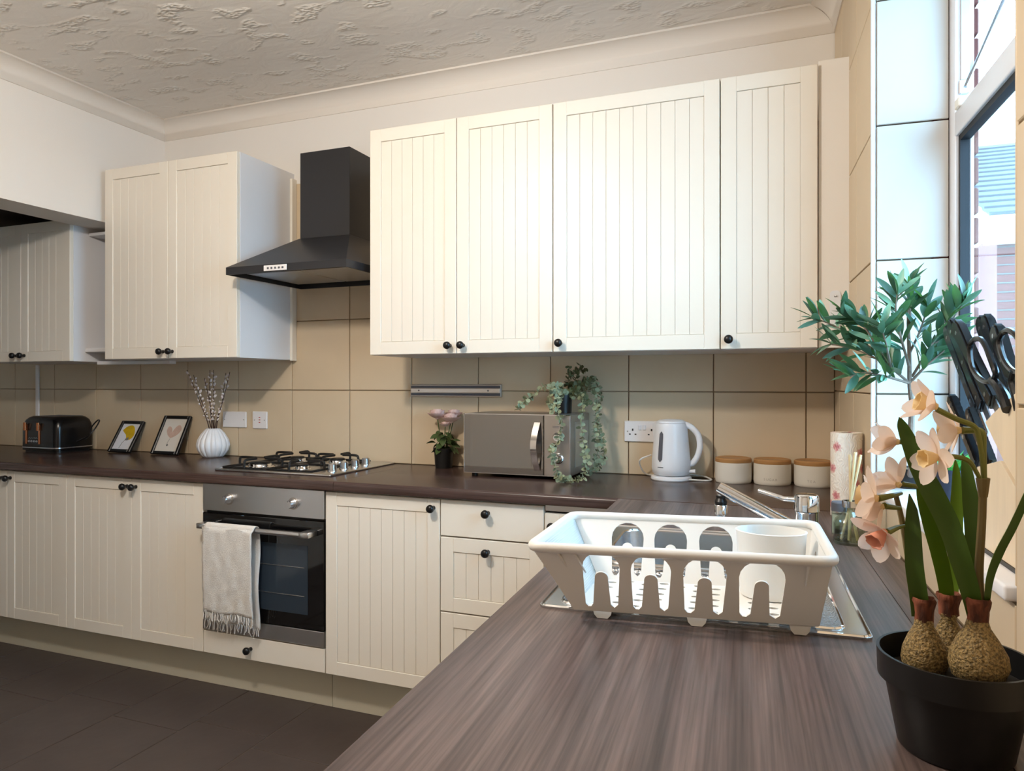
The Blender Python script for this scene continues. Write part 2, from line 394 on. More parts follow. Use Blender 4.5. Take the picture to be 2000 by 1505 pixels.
# window wall, built in its own frame: local x = -v (outwards), local y = -u
WR = dict(loc=(XC, YB, 0), rot=(0, 0, SKEW))
U0, U1, SILL, HEAD, WD = .80, 1.83, 1.03, 2.45, .175
wr = MB()
for (ua, ub, za, zb) in ((-.2, U0 - .008, -.05, CEIL), (U0 - .008, U1 + .008, -.05, SILL - .02), (U1 + .008, 4.7, -.05, CEIL), (U0 - .008, U1 + .008, HEAD, CEIL)):
    wr.box(.007, .138, -ub, -ua, za, zb)
wr = struct(wr.obj('wall_right', 'grout', None, **WR))
RROWS = [.91, 1.252, 1.597, 1.933, 2.268, 2.60]
def rtile(ua, ub, za, zb):               # tile on the room face of the window wall
    addobj('tile', tile_mesh(ub - ua - .004, zb - za - .004, .008, 'tile'), wr, (0, -ub + .002, za + .002), (R(90), 0, R(90)))
for k, (za, zb) in enumerate(zip(RROWS, RROWS[1:])):
    js = [.003, .13, .465, U0] if k == 0 else [.003, .2, .53, U0]
    for a, b in zip(js, js[1:]): rtile(a, b, za, zb)
    js = [U1, 1.98, 2.315, 2.65, 2.985, 3.32]
    for a, b in zip(js, js[1:]): rtile(a, b, za, zb)
for a, b in ((U0, 1.135), (1.135, 1.47), (1.47, U1)): rtile(a, b, .91, SILL - .022)
for (za, zb) in zip([SILL, 1.252, 1.597, 1.945, 2.268], [1.252, 1.597, 1.945, 2.268, HEAD]):   # tiled reveals
    me = tile_mesh(WD - .012, zb - za - .004, .008, 'tile_skylit')
    addobj('tile', me, wr, (.010, -U0, za + .002), (R(90), 0, 0))
    addobj('tile', me, wr, (.010, -U1 - .008, za + .002), (R(90), 0, 0))
struct(MB().box(-.003, .009, -U0 - .003, -U0 + .006, SILL, HEAD, .002).obj('trim_1', 'trim_white', None, **WR))
struct(MB().box(-.0008, .009, -U1 - .006, -U1 + .001, SILL, HEAD, .002).obj('trim_2', 'tile', None, **WR))

# cornice: cove profile swept along the walls
def cornice(name, p0, p1, inward, mitre0=0, mitre1=0):
    d = (Vector(p1) - Vector(p0)); d.z = 0; L = d.length; d.normalize(); iw = Vector(inward)
    prof = [(0, -.082), (.004, -.082), (.006, -.074)] + [(.006 + .074 * (1 - math.cos(q)), -.074 + .066 * math.sin(q)) for q in [R(a) for a in range(0, 91, 10)]] + [(.088, -.008), (.088, 0), (0, 0)]
    vs = []; n = len(prof)
    for e, base in ((0, Vector(p0)), (1, Vector(p1))):
        for (o, z) in prof:
            sh = (mitre0 if e == 0 else -mitre1) * o
            vs.append(base + iw * o + d * sh + Vector((0, 0, CEIL + z)))
    fs = [tuple(range(n)), tuple(range(2 * n - 1, n - 1, -1))] + [(i, (i + 1) % n, (i + 1) % n + n, i + n) for i in range(n)]
    return struct(MB().add(vs, fs).obj(name, 'cornice', angle=50))
cornice('trim_3', (-3.10, YB - .001, 0), (XC + .0, YB - .001, 0), (0, -1, 0), 1, 1)
cornice('trim_4', (-3.10, -1.6, 0), (-3.10, YB, 0), (1, 0, 0), 0, 1)
a, b = RW(-.0, 0), RW(4.2, 0)
cornice('trim_5', (a.x, a.y, 0), (b.x, b.y, 0), (-math.cos(SKEW), -math.sin(SKEW), 0), 1, 0)

# ------------------------------------------------------------------ window
win = bpy.data.objects.new('window_1', None); COL.objects.link(win); win.location = WR['loc']; win.rotation_euler = WR['rot']; struct(win)
FX0, FX1 = WD, WD + .042
fb = MB()
fb.box(FX0, FX1, -U0 - .055, -U0, SILL, HEAD, .004); fb.box(FX0, FX1, -U1, -U1 + .055, SILL, HEAD, .004)
fb.box(FX0, FX1, -U1 + .05, -U0 - .05, SILL, SILL + .055, .004); fb.box(FX0, FX1, -U1 + .05, -U0 - .05, HEAD - .055, HEAD, .004)
fb.box(FX0, FX1, -U1 + .05, -U0 - .05, 1.885, 1.945, .004)
fb.obj('window_frame', 'upvc', win)
gk = MB(); y0, y1, z0, z1 = -U1 + .055, -U0 - .055, SILL + .055, 1.885
for (a, b, c, d) in ((y0, y0 + .014, z0, z1), (y1 - .014, y1, z0, z1), (y0, y1, z0, z0 + .014), (y0, y1, z1 - .014, z1)): gk.box(FX0 + .008, FX0 + .03, a, b, c, d)
gk.obj('gasket', 'gasket', win)
box('pane', 'pane', win, FX0 + .018, FX0 + .024, y0 + .002, y1 - .002, z0 + .002, z1 - .002)
# top light, hinged at the head and pushed open
sash = bpy.data.objects.new('top_light', None); COL.objects.link(sash); sash.parent = win
sash.location = (FX0 + .03, 0, HEAD - .06); sash.rotation_euler = (0, R(-26), 0)
sf = MB(); H2 = HEAD - .06 - 1.945
for (a, b, c, d) in ((y0, y0 + .045, -H2, 0), (y1 - .045, y1, -H2, 0), (y0, y1, -H2, -H2 + .045), (y0, y1, -.045, 0)): sf.box(0, .05, a, b, c, d, .003)
sf.obj('sash_frame', 'upvc', sash)
box('pane', 'pane', sash, .022, .028, y0 + .04, y1 - .04, -H2 + .04, -.04)
gk = MB()
for (a, b, c, d) in ((y0 + .045, y0 + .056, -H2 + .045, -.045), (y1 - .056, y1 - .045, -H2 + .045, -.045), (y0 + .045, y1 - .045, -H2 + .045, -H2 + .056)): gk.box(.012, .04, a, b, c, d)
gk.obj('gasket', 'gasket', sash)
st = MB(); st.box(FX0 + .012, FX0 + .03, -U0 - .062, -U0 - .055, 1.99, 2.25); st.box(FX0 + .008, FX0 + .03, -U0 - .064, -U0 - .055, 1.985, 2.02, .002)
st.tube([(FX0 + .02, -U0 - .066, 2.0), (FX0 + .10, -U0 - .068, 2.2)], .004, 6)
st.obj('friction_stay', 'steel', win)
box('stay_latch', 'cream', win, FX0 - .006, FX0 + .012, -U0 - .11, -U0 - .075, 1.94, 1.965, .003)
sl = MB(); sl.box(-.012, WD + .02, -U1 + .002, -U0 - .002, SILL - .02, SILL, .004)
sl.obj('window_sill', 'upvc', win)

# ------------------------------------------------------------------ outside: ground, neighbour house, fence, brick return with downpipe
g = struct(box('ground', 'paving', None, .9, 16, -6, 16, -.5, -.42))
hs = thing('neighbour_house', 'brick house with pale tiled roof seen through the kitchen window', 'house', (3.2, 7.0, -.42))
box('wall', 'brick', hs, -1.6, 9, 0, 3, 0, 2.95)
for k in range(12): box('brick_course', 'mortar', hs, -1.6, 9, -.004, .001, 2.0 + k * .075, 2.012 + k * .075)
box('gutter', 'upvc', hs, -1.7, 9.1, -.25, -.12, 2.92, 3.05, .01); box('fascia', 'upvc', hs, -1.7, 9.1, -.12, 0, 2.85, 3.08)
for k in range(15):
    o = box('roof_course', 'roof_tile', hs, -1.7, 9.1, 0, .26, 0, .028, .004, (0, -.2 + k * .17, 3.06 + k * .085), (R(21), 0, 0))
wd = box('window', 'upvc', hs, 0, 1.1, -.03, .02, 0, 1.0, .01, (2.0, 0, 1.4)); box('pane', 'oven_window', wd, .07, 1.03, -.034, -.028, .07, .93)
fn = thing('garden_fence', 'weathered reddish board fence outside the window below the brick house', 'fence', (1.3, 4.4, -.42))
for k in range(38):
    box('board', 'fence_wood', fn, k * .15, k * .15 + .143, 0, .02, 0, 1.92 + .02 * random.random(), .003)
box('rail', 'fence_wood', fn, 0, 5.7, .02, .06, .5, .58); box('rail', 'fence_wood', fn, 0, 5.7, .02, .06, 1.6, 1.68)
br = thing('brick_leaf', 'red brick outer wall whose edge shows beside the kitchen window', 'brick wall', WR['loc'], SKEW)
ol_ = MB()
for (ua, ub, za, zb) in ((-.6, U0 - .02, -.42, 3.4), (U0 - .02, U1 + .012, -.42, SILL - .03), (U1 + .012, 4.7, -.42, 3.4), (U0 - .02, U1 + .012, HEAD + .01, 3.4)): ol_.box(.150, .236, -ub, -ua, za, zb)
ol_.obj('mortar_core', 'mortar', br)
bmesh_brick = [MB().box(0, .1025, 0, l, 0, .065, .003).mesh('brick', 'brick') for l in (.215, .1025)]
for r in range(44):
    z = -.02 + r * .075
    for k in range(3):
        a = U0 - .004 - (.225 * k if r % 2 else (0 if k == 0 else .1125 + .225 * (k - 1)))
        addobj('brick', bmesh_brick[0 if (r % 2 or k) else 1], br, (.14, -a, z))
        if z > SILL - .08: continue
for r in range(13):
    for k in range(5): addobj('brick', bmesh_brick[0], br, (.14, -1.80 + k * .225 - (.1125 if r % 2 else 0), -.02 + r * .075))
# ------------------------------------------------------------------ WORKTOPS
def bullnose_x(x0, x1, yf, yb, z0, z1, r=.012):
    prof = [(yb, z0), (yb, z1)]
    prof += [(yf + r - r * math.sin(q), z1 - r + r * math.cos(q)) for q in [R(a) for a in range(0, 91, 18)]]
    prof += [(yf + r * .6 - r * .6 * math.cos(q), z0 + r * .6 - r * .6 * math.sin(q)) for q in [R(a) for a in range(0, 91, 30)]]
    M = Matrix(((0, 0, 1, x0), (1, 0, 0, 0), (0, 1, 0, 0), (0, 0, 0, 1)))
    return MB().prism(prof, x1 - x0, M)
SEAM = -1.60
tag(bullnose_x(-4.88, SEAM - .0008, 2.255, YB - .002, .873, WT).obj('worktop', 'walnut_x'), 'dark walnut worktop under the toaster, vase and hob', 'worktop', )
o = bullnose_x(SEAM + .0008, RW(.3, 0).x - .02, 2.255, YB - .002, .873, WT).obj('worktop', 'walnut_x')
tag(o, 'dark walnut worktop under the microwave, kettle and canisters', 'worktop')
# window-side arm, with the cut-out for the sink (local x = -v, y = -u)
VS, VL = .072, .70
SU0, SU1, SV0, SV1 = 1.02, 1.722, .14, .64
yj = lambda v: -((YB - 2.2545) - v * math.sin(SKEW)) / math.cos(SKEW)
outer = [(-VS, yj(VS)), (-VL, yj(VL)), (-VL, -3.3), (-VS, -3.3)]
hole = rrect(-SV1 + .02, -SV0 - .02, -SU1 + .02, -SU0 - .02, .02)
arm = MB().bm(plate_bm(outer, [hole], .037))
for v in arm.v: v.z += .873
tag(arm.obj('worktop', 'walnut_y', None, angle=30, **WR), 'grey-brown wood-grain worktop with the sink set into it under the window', 'worktop')
st = MB(); st.prism([(-.002, yj(.002)), (-VS + .0012, yj(VS)), (-VS + .0012, -3.3), (-.002, -3.3)], .037)
for v in st.v: v.z += .873
tag(st.obj('worktop_strip', 'walnut_y', None, **WR), 'narrow filler strip of worktop along the tiled window wall', 'worktop')

# ------------------------------------------------------------------ CABINETS
knob_me = MB().lathe([(.0, 0), (.008, 0), (.0075, .006), (.006, .012), (.0075, .016), (.0125, .020), (.015, .027), (.0135, .034), (.008, .038), (0, .039)], 20).mesh('knob', 'black_knob', angle=60)
plank_cache = {}
def plank_mesh(w, h):
    k = (round(w, 4), round(h, 3))
    if k not in plank_cache: plank_cache[k] = MB().box(0, w, -.004, 0, 0, h, .0008).mesh('plank', 'cream')
    return plank_cache[k]
def door(parent, name, x, z, w, h, y=0, knob=None, panel=True, rot=0, bord=.052):
    """front at local y=-0.02; panel of upright planks inside a raised frame"""
    g = .0012; T = .020
    if panel:
        m = MB().box(g, w - g, -T + .007, 0, g, h - g, .0008)
        b = bord
        m.box(g, b, -T, -T + .008, g, h - g, .0015); m.box(w - b, w - g, -T, -T + .008, g, h - g, .0015)
        m.box(b - .001, w - b + .001, -T, -T + .008, g, b, .0015); m.box(b - .001, w - b + .001, -T, -T + .008, h - b, h - g, .0015)
    else: m = MB().box(g, w - g, -T, 0, g, h - g, .0018)
    d = m.obj(name, 'cream', parent, (x, y, z))
    if panel:
        pw = w - 2 * bord; n = max(2, round(pw / .0485)); s = pw / n
        for i in range(n): addobj('plank', plank_mesh(s - .001, h - 2 * bord - .002), d, (bord + i * s + .0005, -T + .0075, bord + .001))
    if knob: addobj('knob', knob_me, d, (knob[0], -T + .0005, knob[1]), (R(90), 0, 0))
    return d
def carcass(parent, w, dpt, h, m='carcass', t=.016):
    c = MB(); c.box(0, t, 0, dpt, 0, h, .0008); c.box(w - t, w, 0, dpt, 0, h, .0008); c.box(t, w - t, 0, dpt, 0, t); c.box(t, w - t, 0, dpt, h - t, h); c.box(t, w - t, dpt - .006, dpt, t, h - t)
    return c.obj('carcass', m, parent)

YW = 2.50                                # front of the wall-cabinet carcasses; doors stand 20 mm proud
WZ, WH = 1.393, .908
def wallcab(x0, x1, doors, label, z=WZ, h=WH, depth=YB - YW - .001):
    t = thing('wall_cabinet', label, 'cabinet', (x0, YW, z)); w = x1 - x0
    carcass(t, w, depth, h)
    n = len(doors); dw = w / n
    for i, side in enumerate(doors):
        kx = dw - .028 if side == 'r' else .028
        door(t, 'door', i * dw, 0, dw, h, 0, (kx, .032))
    return t
c1 = wallcab(-1.584, -.8085, 'rl', 'cream two-door wall cabinet next to the black cooker hood, over the microwave')
c2 = wallcab(-.807, -.220, 'l', 'wide single-door cream wall cabinet above the kettle')
c3 = wallcab(-.2185, .082, 'l', 'narrow single-door cream wall cabinet nearest the window wall')
c4 = wallcab(-3.062, -2.262, 'rl', 'cream two-door wall cabinet to the left of the black cooker hood')
box('end_panel', 'cream', c4, .8005, .815, .335, YB - YW - .001, -.004, WH - .03, .001)
MB().box(0, .016, 0, .36, 0, WH, .001).obj('end_panel', 'carcass', c4, (.8002 - .0165 - .0002, 0, 0)) if False else None
c5 = wallcab(-4.006, -3.298, 'rl', 'shorter cream two-door wall cabinet in the alcove above the toaster', 1.388, .70)
sh = thing('open_shelf', 'white open shelf unit between the two left wall cabinets', 'shelf', (-3.297, YW, 1.40))
box('shelf_board', 'carcass', sh, 0, .233, .06, .365, .035, .055, .002); box('shelf_board', 'carcass', sh, 0, .233, .08, .365, .62, .636, .002)
box('back_panel', 'carcass', sh, .0, .233, .355, .365, .055, .62)
t = thing('spice_mill', 'turned orange wooden mill standing on the open shelf', 'mill', (-3.085, YW + .13, 1.4555))
MB().lathe([(.0, 0), (.03, 0), (.032, .01), (.03, .05), (.027, .06), (.031, .08), (.028, .13), (.024, .16)], 20).obj('body', 'orange_wood', t)
MB().lathe([(.024, .1605), (.026, .175), (.022, .20), (.012, .215), (0, .218)], 20).obj('cap', 'orange_wood', t)
for k, (zz, a) in enumerate(((.085, 2.9), (.105, 3.3), (.125, 2.6), (.15, 3.6))): MB().tube([(.028 * math.cos(a), .028 * math.sin(a), zz), (.046 * math.cos(a), .046 * math.sin(a), zz + .008)], .004, 6).obj('rung', 'orange_wood', t)
bt = box('light_batten', 'carcass', None, -3.29, -2.80, 2.62, 2.66, 1.374, 1.3915, .002); tag(bt, 'slim pale light batten under the open shelf and left wall cabinet', 'light')
# filler beside the window wall
f = RW(.36, 0).x
tag(box('filler_panel', 'paint', None, .084, f + .004, YW - .004, YW + .012, 1.393, 2.315, .001), 'pale upright filler panel between wall cabinets and window wall', 'panel')
tg = thing('hanging_tag', 'small white plastic tag with a hole hung on the filler panel', 'tag', (.133, YW - .0045, 1.46))
m = MB().bm(plate_bm(rrect(-.016, .016, 0, .115, .013), [[(.004 * math.cos(R(q)), .097 + .004 * math.sin(R(q))) for q in range(0, 360, 30)]], .003))
for v in m.v: v.y, v.z = -v.z, v.y
m.obj('plate', 'white_plastic', tg)
MB().tube([(0, .0, .097), (0, -.010, .099)], .0028, 8).obj('hook', 'white_plastic', tg)

YC = 2.30; BZ, BH = .172, .696           # base cabinet carcass front
def basecab(x0, x1, doors, label):
    t = thing('base_cabinet', label, 'cabinet', (x0, YC, BZ)); w = x1 - x0; carcass(t, w, .55, BH - .002)
    dw = w / len(doors)
    for i, side in enumerate(doors): door(t, 'door', i * dw, 0, dw, BH, 0, (dw - .026 if side == 'r' else .026, BH - .034))
    return t
basecab(-3.853, -3.0535, 'rl', 'cream two-door base cabinet below the toaster')
basecab(-3.0525, -2.2555, 'rl', 'cream two-door base cabinet left of the oven, below the vase')
basecab(-1.653, -1.1645, 'r', 'cream single-door base cabinet right of the oven')
basecab(-4.653, -3.854, 'rl', 'cream two-door base cabinet at the far end of the alcove')
t = thing('drawer_unit', 'cream three-drawer base unit under the microwave', 'drawers', (-1.1635, YC, BZ)); w = .39
carcass(t, w, .55, BH - .002)
door(t, 'drawer', 0, .565, w, .131, 0, (w / 2 - .01, .092), False)
door(t, 'drawer', 0, .297, w, .2655, 0, (w / 2 - .01, .225))
door(t, 'drawer', 0, 0, w, .2945, 0, (w / 2 - .01, .255))
t = thing('corner_cabinet', 'cream corner base cabinet where the two worktops meet', 'cabinet', (-.772, YC, BZ))
door(t, 'door', 0, 0, .25, .672, 0, (.032, .63)); box('carcass', 'carcass', t, 0, .25, .0, .55, 0, .66); box('rail', 'steel', t, .002, .25, -.012, .0, .678, .698)
for k in range(4):
    u0 = .80 + k * .6 if k else .80
    p = RW(u0 + .6, .655, BZ)
    t = thing('base_cabinet', 'cream base cabinet under the window-side worktop, ' + ('next to the corner cabinet', 'below the sink drainer', 'below the daffodil pot', 'at its open end')[k], 'cabinet', RW(u0, .655, BZ), SKEW - PI / 2, 'base cabinets under the window')
    box('carcass', 'carcass', t, .001, .599, 0, .54, 0, .52)
    door(t, 'door', 0, 0, .5995, BH, 0, (.03, BH - .034))
for a, b, lab in ((-4.88, -1.690, 'long pale plinth board under the oven and left base cabinets'), (-1.688, -.52, 'short pale plinth board under the drawers and single-door cabinet')):
    tag(box('plinth_board', 'plinth', None, a, b, 2.375, 2.392, .0, .168, .001), lab, 'plinth')
tag(MB().box(-.62, -.603, -3.3, -.70, .0, .168).obj('plinth_board', 'plinth', None, **WR), 'pale plinth board under the window-side worktop', 'plinth')

# ------------------------------------------------------------------ OVEN
ov = thing('oven', 'built-in steel and black glass oven with two control knobs', 'oven', (-2.2535, 2.275, .268)); w = .598
box('body', 'black_plastic', ov, .004, w - .004, .022, .56, .0, .598)
box('control_panel', 'steel', ov, .001, w - .001, 0, .024, .492, .602, .0015)
box('door_glass', 'oven_glass', ov, .001, w - .001, .0, .02, .064, .482, .002)
box('door_window', 'oven_window', ov, .075, w - .075, -.0012, .0, .12, .385)
for z in (.19, .30): MB().tube([(.09, -.0020, z), (w - .09, -.0020, z)], .0014, 6).obj('shelf_wire', 'steel', ov)
box('bottom_strip', 'steel', ov, .001, w - .001, 0, .02, .003, .062, .0015)
for kx in (.138, .455):
    k = MB().lathe([(.0, 0), (.019, 0), (.019, .005), (.0165, .007), (.0155, .03), (.0145, .033), (0, .0335)], 24).obj('knob', 'chrome' if False else 'steel', ov, (kx, 0, .545), (R(90), 0, 0))
    box('knob_mark', 'ink', k, -.001, .001, .009, .0145, .0331, .0338)
    MB().lathe([(.0, 0), (.024, 0), (.024, .0006), (0, .0006)], 20).obj('dial_ring', 'microwave_steel', ov, (kx, -.0001, .545), (R(90), 0, 0))
hd = MB().tube([(.03, -.046, .437), (w - .05, -.046, .437)], .0105, 14); hd.obj('handle', 'steel', ov)
for hx in (.022, w - .075): box('handle_bracket', 'steel', ov, hx, hx + .045, -.058, .0, .427, .449, .004)
fd = thing('oven_drawer_front', 'plain cream drawer front with one black knob under the oven', 'drawer', (-2.2535, YC, BZ))
box('back', 'carcass', fd, .002, .596, 0, .3, .0, .09)
door(fd, 'front', 0, 0, .598, .0935, 0, (.245, .047), False)

# towel over the oven handle
def towel():
    t = thing('tea_towel', 'cream crinkled fringed towel hung over the oven handle', 'towel', (-2.06, 2.229, .70))
    nx, out = 26, []
    cross = []                           # (y, z) path, from front bottom up over the bar and down behind
    for i in range(26): cross.append((-.0165 - .010 * math.sin(i / 25 * 2.2), -.330 + .335 * i / 25, 'f', i / 25))
    for q in range(0, 181, 20): cross.append((-.0165 * math.cos(R(q)), .006 + .0155 * math.sin(R(q)), 't', 1))
    for i in range(28): cross.append((.0165 + .006 * math.sin(i * .3),   .003 - .385 * i / 27, 'b', 1 - i / 27))
    vs = []
    for (y, z, kd, s) in cross:
        for j in range(nx):
            x = (j / (nx - 1) - .5)
            wd = .245 if kd != 'b' else .245 + .035 * (1 - s)
            sh = 0 if kd != 'b' else -.018 * (1 - s)
            rip = .0022 * math.sin(x * 11 + z * 14) + .0011 * math.sin(x * 23 - z * 41) + .0009 * math.sin(x * 9 + z * 120 + 2 * math.sin(x * 31))
            k = 1 if kd == 'f' else (.3 if kd == 'b' else .15)
            yy = y + (-abs(rip) if kd == 'f' else abs(rip) * .3) * k * (1.6 - .6 * s)
            vs.append((x * wd + sh, yy, z + (.004 * math.sin(x * 9) if kd != 't' else 0)))
    fs = [(i * nx + j, i * nx + j + 1, (i + 1) * nx + j + 1, (i + 1) * nx + j) for i in range(len(cross) - 1) for j in range(nx - 1)]
    o = MB().add(vs, fs).obj('cloth', 'towel', t, angle=80)
    s = o.modifiers.new('s', 'SOLIDIFY'); s.thickness = .0035; s.offset = 0
    for (row, nm) in ((0, 'fringe'), (len(cross) - 1, 'fringe')):
        m = MB()
        for j in range(34):
            a = vs[row * nx + min(nx - 1, int(j / 34 * nx))]; a = Vector(a); a.x = vs[row * nx][0] + (vs[row * nx + nx - 1][0] - vs[row * nx][0]) * (j + .5) / 34
            dx, l = random.uniform(-.008, .008), random.uniform(.022, .040)
            m.tube(smooth_path([a + Vector((0, 0, .004)), a + Vector((dx, -.003 * random.random(), -l * .5)), a + Vector((dx * .2 + random.uniform(-.006, .006), -.004 * random.random(), -l))], 2), [.0021, .0021, .0018, .0016, .0014], 5)
        tag(m.obj(nm, 'towel', t), kind='stuff')
towel()

# ------------------------------------------------------------------ HOB
hb = thing('gas_hob', 'steel gas hob with black cast iron pan supports', 'hob', (-2.275, 2.362, WT)); HW, HD = .585, .495
box('tray', 'steel', hb, 0, HW, 0, HD, .0, .009, .004)
def burner(bx, by, r):
    b = MB().lathe([(0, .008), (r * 1.35, .008), (r * 1.3, .0105), (r * 1.05, .012), (r, .02), (r * .96, .022)], 28).obj('burner', 'chrome', hb, (bx, by, 0))
    MB().lathe([(r * .9, .0222), (r * .92, .026), (r * .8, .030), (0, .0305)], 28).obj('burner_cap', 'cast_iron', b)
for bx, by, r in ((.13, .13, .048), (.36, .12, .028), (.14, .37, .036), (.36, .37, .038)): burner(bx, by, r)
for gx0, gx1, cy in ((.02, .245, (.13, .37)), (.255, .47, (.12, .37))):
    m = MB(); rr = .0055
    y0, y1, z0, z1 = .03, .465, .013, .046
    m.tube([(gx0, y0, z0), (gx1, y0, z0), (gx1, y1, z0), (gx0, y1, z0)], rr * .8, 8, closed=True)
    gx = (gx0 + gx1) / 2
    for c in cy:
        for (dx, dy) in ((-1, 0), (1, 0), (0, -1), (0, 1)):
            ex = gx0 if dx < 0 else gx1 if dx > 0 else gx
            ey = c if dx else (y0 if (dy < 0 and c < .25) else y1 if (dy > 0 and c > .25) else .248)
            ix, iy = gx + dx * .026, c + dy * .026
            m.tube(smooth_path([(ex, ey, z0), (ex, ey, z1 - .012), (ex - dx * .012, ey - dy * .012, z1), (ix, iy, z1), ], 3), rr, 8)
    m.tube([(gx0, .248, z0), (gx1, .248, z0)], rr * .8, 8)
    m.obj('pan_support', 'cast_iron', hb)
for i in range(4):
    k = MB().lathe([(0, .008), (.021, .008), (.02, .012), (.0175, .014), (.0165, .036), (.014, .039), (0, .0395)], 22).obj('knob', 'steel', hb, (.525, .10 + i * .082, .001))

# ------------------------------------------------------------------ COOKER HOOD
hd = thing('cooker_hood', 'black metal chimney cooker hood with row of push buttons', 'hood', (-2.222, 2.372, 1.737)); w, dp = .60, YB - 2.374
def frustum(lo, hi, z0, z1):
    (a, b, c, d), (e, f_, g_, h_) = lo, hi
    return [(a, c, z0), (b, c, z0), (b, d, z0), (a, d, z0), (e, g_, z1), (f_, g_, z1), (f_, h_, z1), (e, h_, z1)]
FQ = [(3, 2, 1, 0), (4, 5, 6, 7), (0, 1, 5, 4), (1, 2, 6, 5), (2, 3, 7, 6), (3, 0, 4, 7)]
cx0, cx1, cy0 = .170, .432, dp - .225
lip = MB(); lip.box(0, w, 0, .006, 0, .031); lip.box(0, .006, .006, dp, 0, .031); lip.box(w - .006, w, .006, dp, 0, .031); lip.box(.006, w - .006, dp - .006, dp, 0, .031)
lip.obj('lip', 'hood_black', hd)
MB().add(frustum((0, w, 0, dp), (cx0 - .004, cx1 + .004, cy0 - .004, dp), .0312, .19), FQ).obj('canopy', 'hood_black', hd)
box('chimney', 'hood_black', hd, cx0, cx1, cy0, dp, .19, .575, .0015)
for a, b in ((.03, .295), (.303, .57)):
    box('filter_panel', 'steel', hd, a, b, .09, dp - .06, .014, .022, .001)
box('light_strip', 'oven_window', hd, .03, .57, .02, .08, .014, .022)
pn = box('button_panel', 'socket_white', hd, .20, .315, -.003, .0, .004, .027, .001)
for i in range(5): box('button', 'ink', pn, .218 + i * .0185, .2275 + i * .0185, -.0055, -.003, .011, .019, .001)
for zz in (.52, .495): MB().lathe([(0, 0), (.004, 0), (.003, .002), (0, .002)], 10).obj('screw', 'screw', hd, (cx1, cy0 + .17, zz), (0, R(90), 0))

# ------------------------------------------------------------------ items on the back wall
def wallplate(name, x0, x1, z0, z1, label, cat):
    t = thing(name, label, cat, (x0, YB, z0))
    box('plate', 'socket_white', t, 0, x1 - x0, -.009, .0, 0, z1 - z0, .003)
    for sx in (.014, x1 - x0 - .014): MB().lathe([(0, 0), (.0032, 0), (.003, .0015), (0, .002)], 12).obj('screw', 'screw', t, (sx, -.009, (z1 - z0) / 2), (R(90), 0, 0))
    return t
wallplate('blanking_plate', -2.702, -2.552, 1.056, 1.136, 'wide blank white wall plate beside the vase of twigs', 'wall plate')
t = wallplate('isolator_plate', -2.512, -2.422, 1.053, 1.139, 'small square white wall plate with faint red print', 'wall plate')
for k in range(3): box('print_line', 'red_ink', t, .04, .05, -.0094, -.0089, .030 + k * .012, .034 + k * .012)
t = wallplate('double_socket', -.628, -.482, 1.044, 1.128, 'white double power socket partly behind the kettle', 'socket')
for ox in (.035, .111):
    for (a, b, c, d) in ((-.003, .003, .044, .053), (-.015, -.008, .028, .033), (.008, .015, .028, .033)): box('pin_slot', 'black_plastic', t, ox + a, ox + b, -.0095, -.0088, c, d)
for ox in (.064, .082): box('rocker', 'white_plastic', t, ox - .006, ox + .006, -.0125, -.009, .048, .068, .0015)
t = thing('knife_rail', 'magnetic steel knife rail screwed to the tiles above the rose plant', 'knife rail', (-1.610, YB, 1.219))
box('backing', 'microwave_steel', t, 0, .445, -.012, 0, 0, .056, .002)
for a, b in ((.006, .017), (.039, .050)): box('channel', 'ink', t, .004, .441, -.0135, -.012, a, b)
box('magnet_bar', 'steel', t, .004, .441, -.0155, -.012, .019, .037, .001)
for sx in (.045, .385): MB().lathe([(0, 0), (.004, 0), (.0035, .0012), (0, .0015)], 12).obj('screw', 'ink', t, (sx, -.0154, .028), (R(90), 0, 0))
tag(box('cable_conduit', 'socket_white', None, -4.085, -4.062, YB - .012, YB - .0005, 1.0, 1.385, .002), 'thin white cable conduit on the tiles above the toaster', 'conduit')

# ------------------------------------------------------------------ toaster
t = thing('toaster', 'black four-slice toaster with two copper levers', 'toaster', (-3.875, 2.625, WT + .0002)); w, dp = .285, .225
tb = MB()
for k, (z, s) in enumerate(((.012, 0), (.03, 0), (.12, .0), (.155, .004), (.178, .014), (.194, .030))): pass
prof = [(.012, .0), (.12, .0), (.150, .003), (.172, .010), (.186, .022), (.192, .034)]
rings = []
for z, s in prof: rings.append([(x, y, z) for x, y in rrect(s, w - s, s, dp - s, .035, 6)])
n = len(rings[0]); vs = [p for r_ in rings for p in r_]
fs = [(i * n + j, i * n + (j + 1) % n, (i + 1) * n + (j + 1) % n, (i + 1) * n + j) for i in range(len(rings) - 1) for j in range(n)] + [tuple(range(n)), tuple((len(rings) - 1) * n + j for j in range(n))]
tb.add(vs, fs).obj('body', 'black_gloss', t, angle=50)
MB().bm(plate_bm(rrect(.01, w - .01, .01, dp - .01, .03), [], .012)).obj('foot_plate', 'black_plastic', t)
m = MB().bm(plate_bm(rrect(-.0015, w + .0015, -.0015, dp + .0015, .036), [rrect(.002, w - .002, .002, dp - .002, .033)], .005)); m.obj('trim_band', 'steel', t, (0, 0, .024))
for lx in (.055, .155):
    box('lever_track', 'copper', t, lx - .007, lx + .007, -.003, .0, .045, .150, .001)
    MB().tube([(lx, -.0085, .118), (lx, -.0085, .160)], .0085, 12).obj('lever', 'copper', t)
for sy in (.05, .10, .135, .18): box('slot', 'ink', t, .05, w - .05, sy - .008, sy + .008, .1915, .1928)
bm_ = text_mesh('TOASTER', .001, 'steel') if False else None
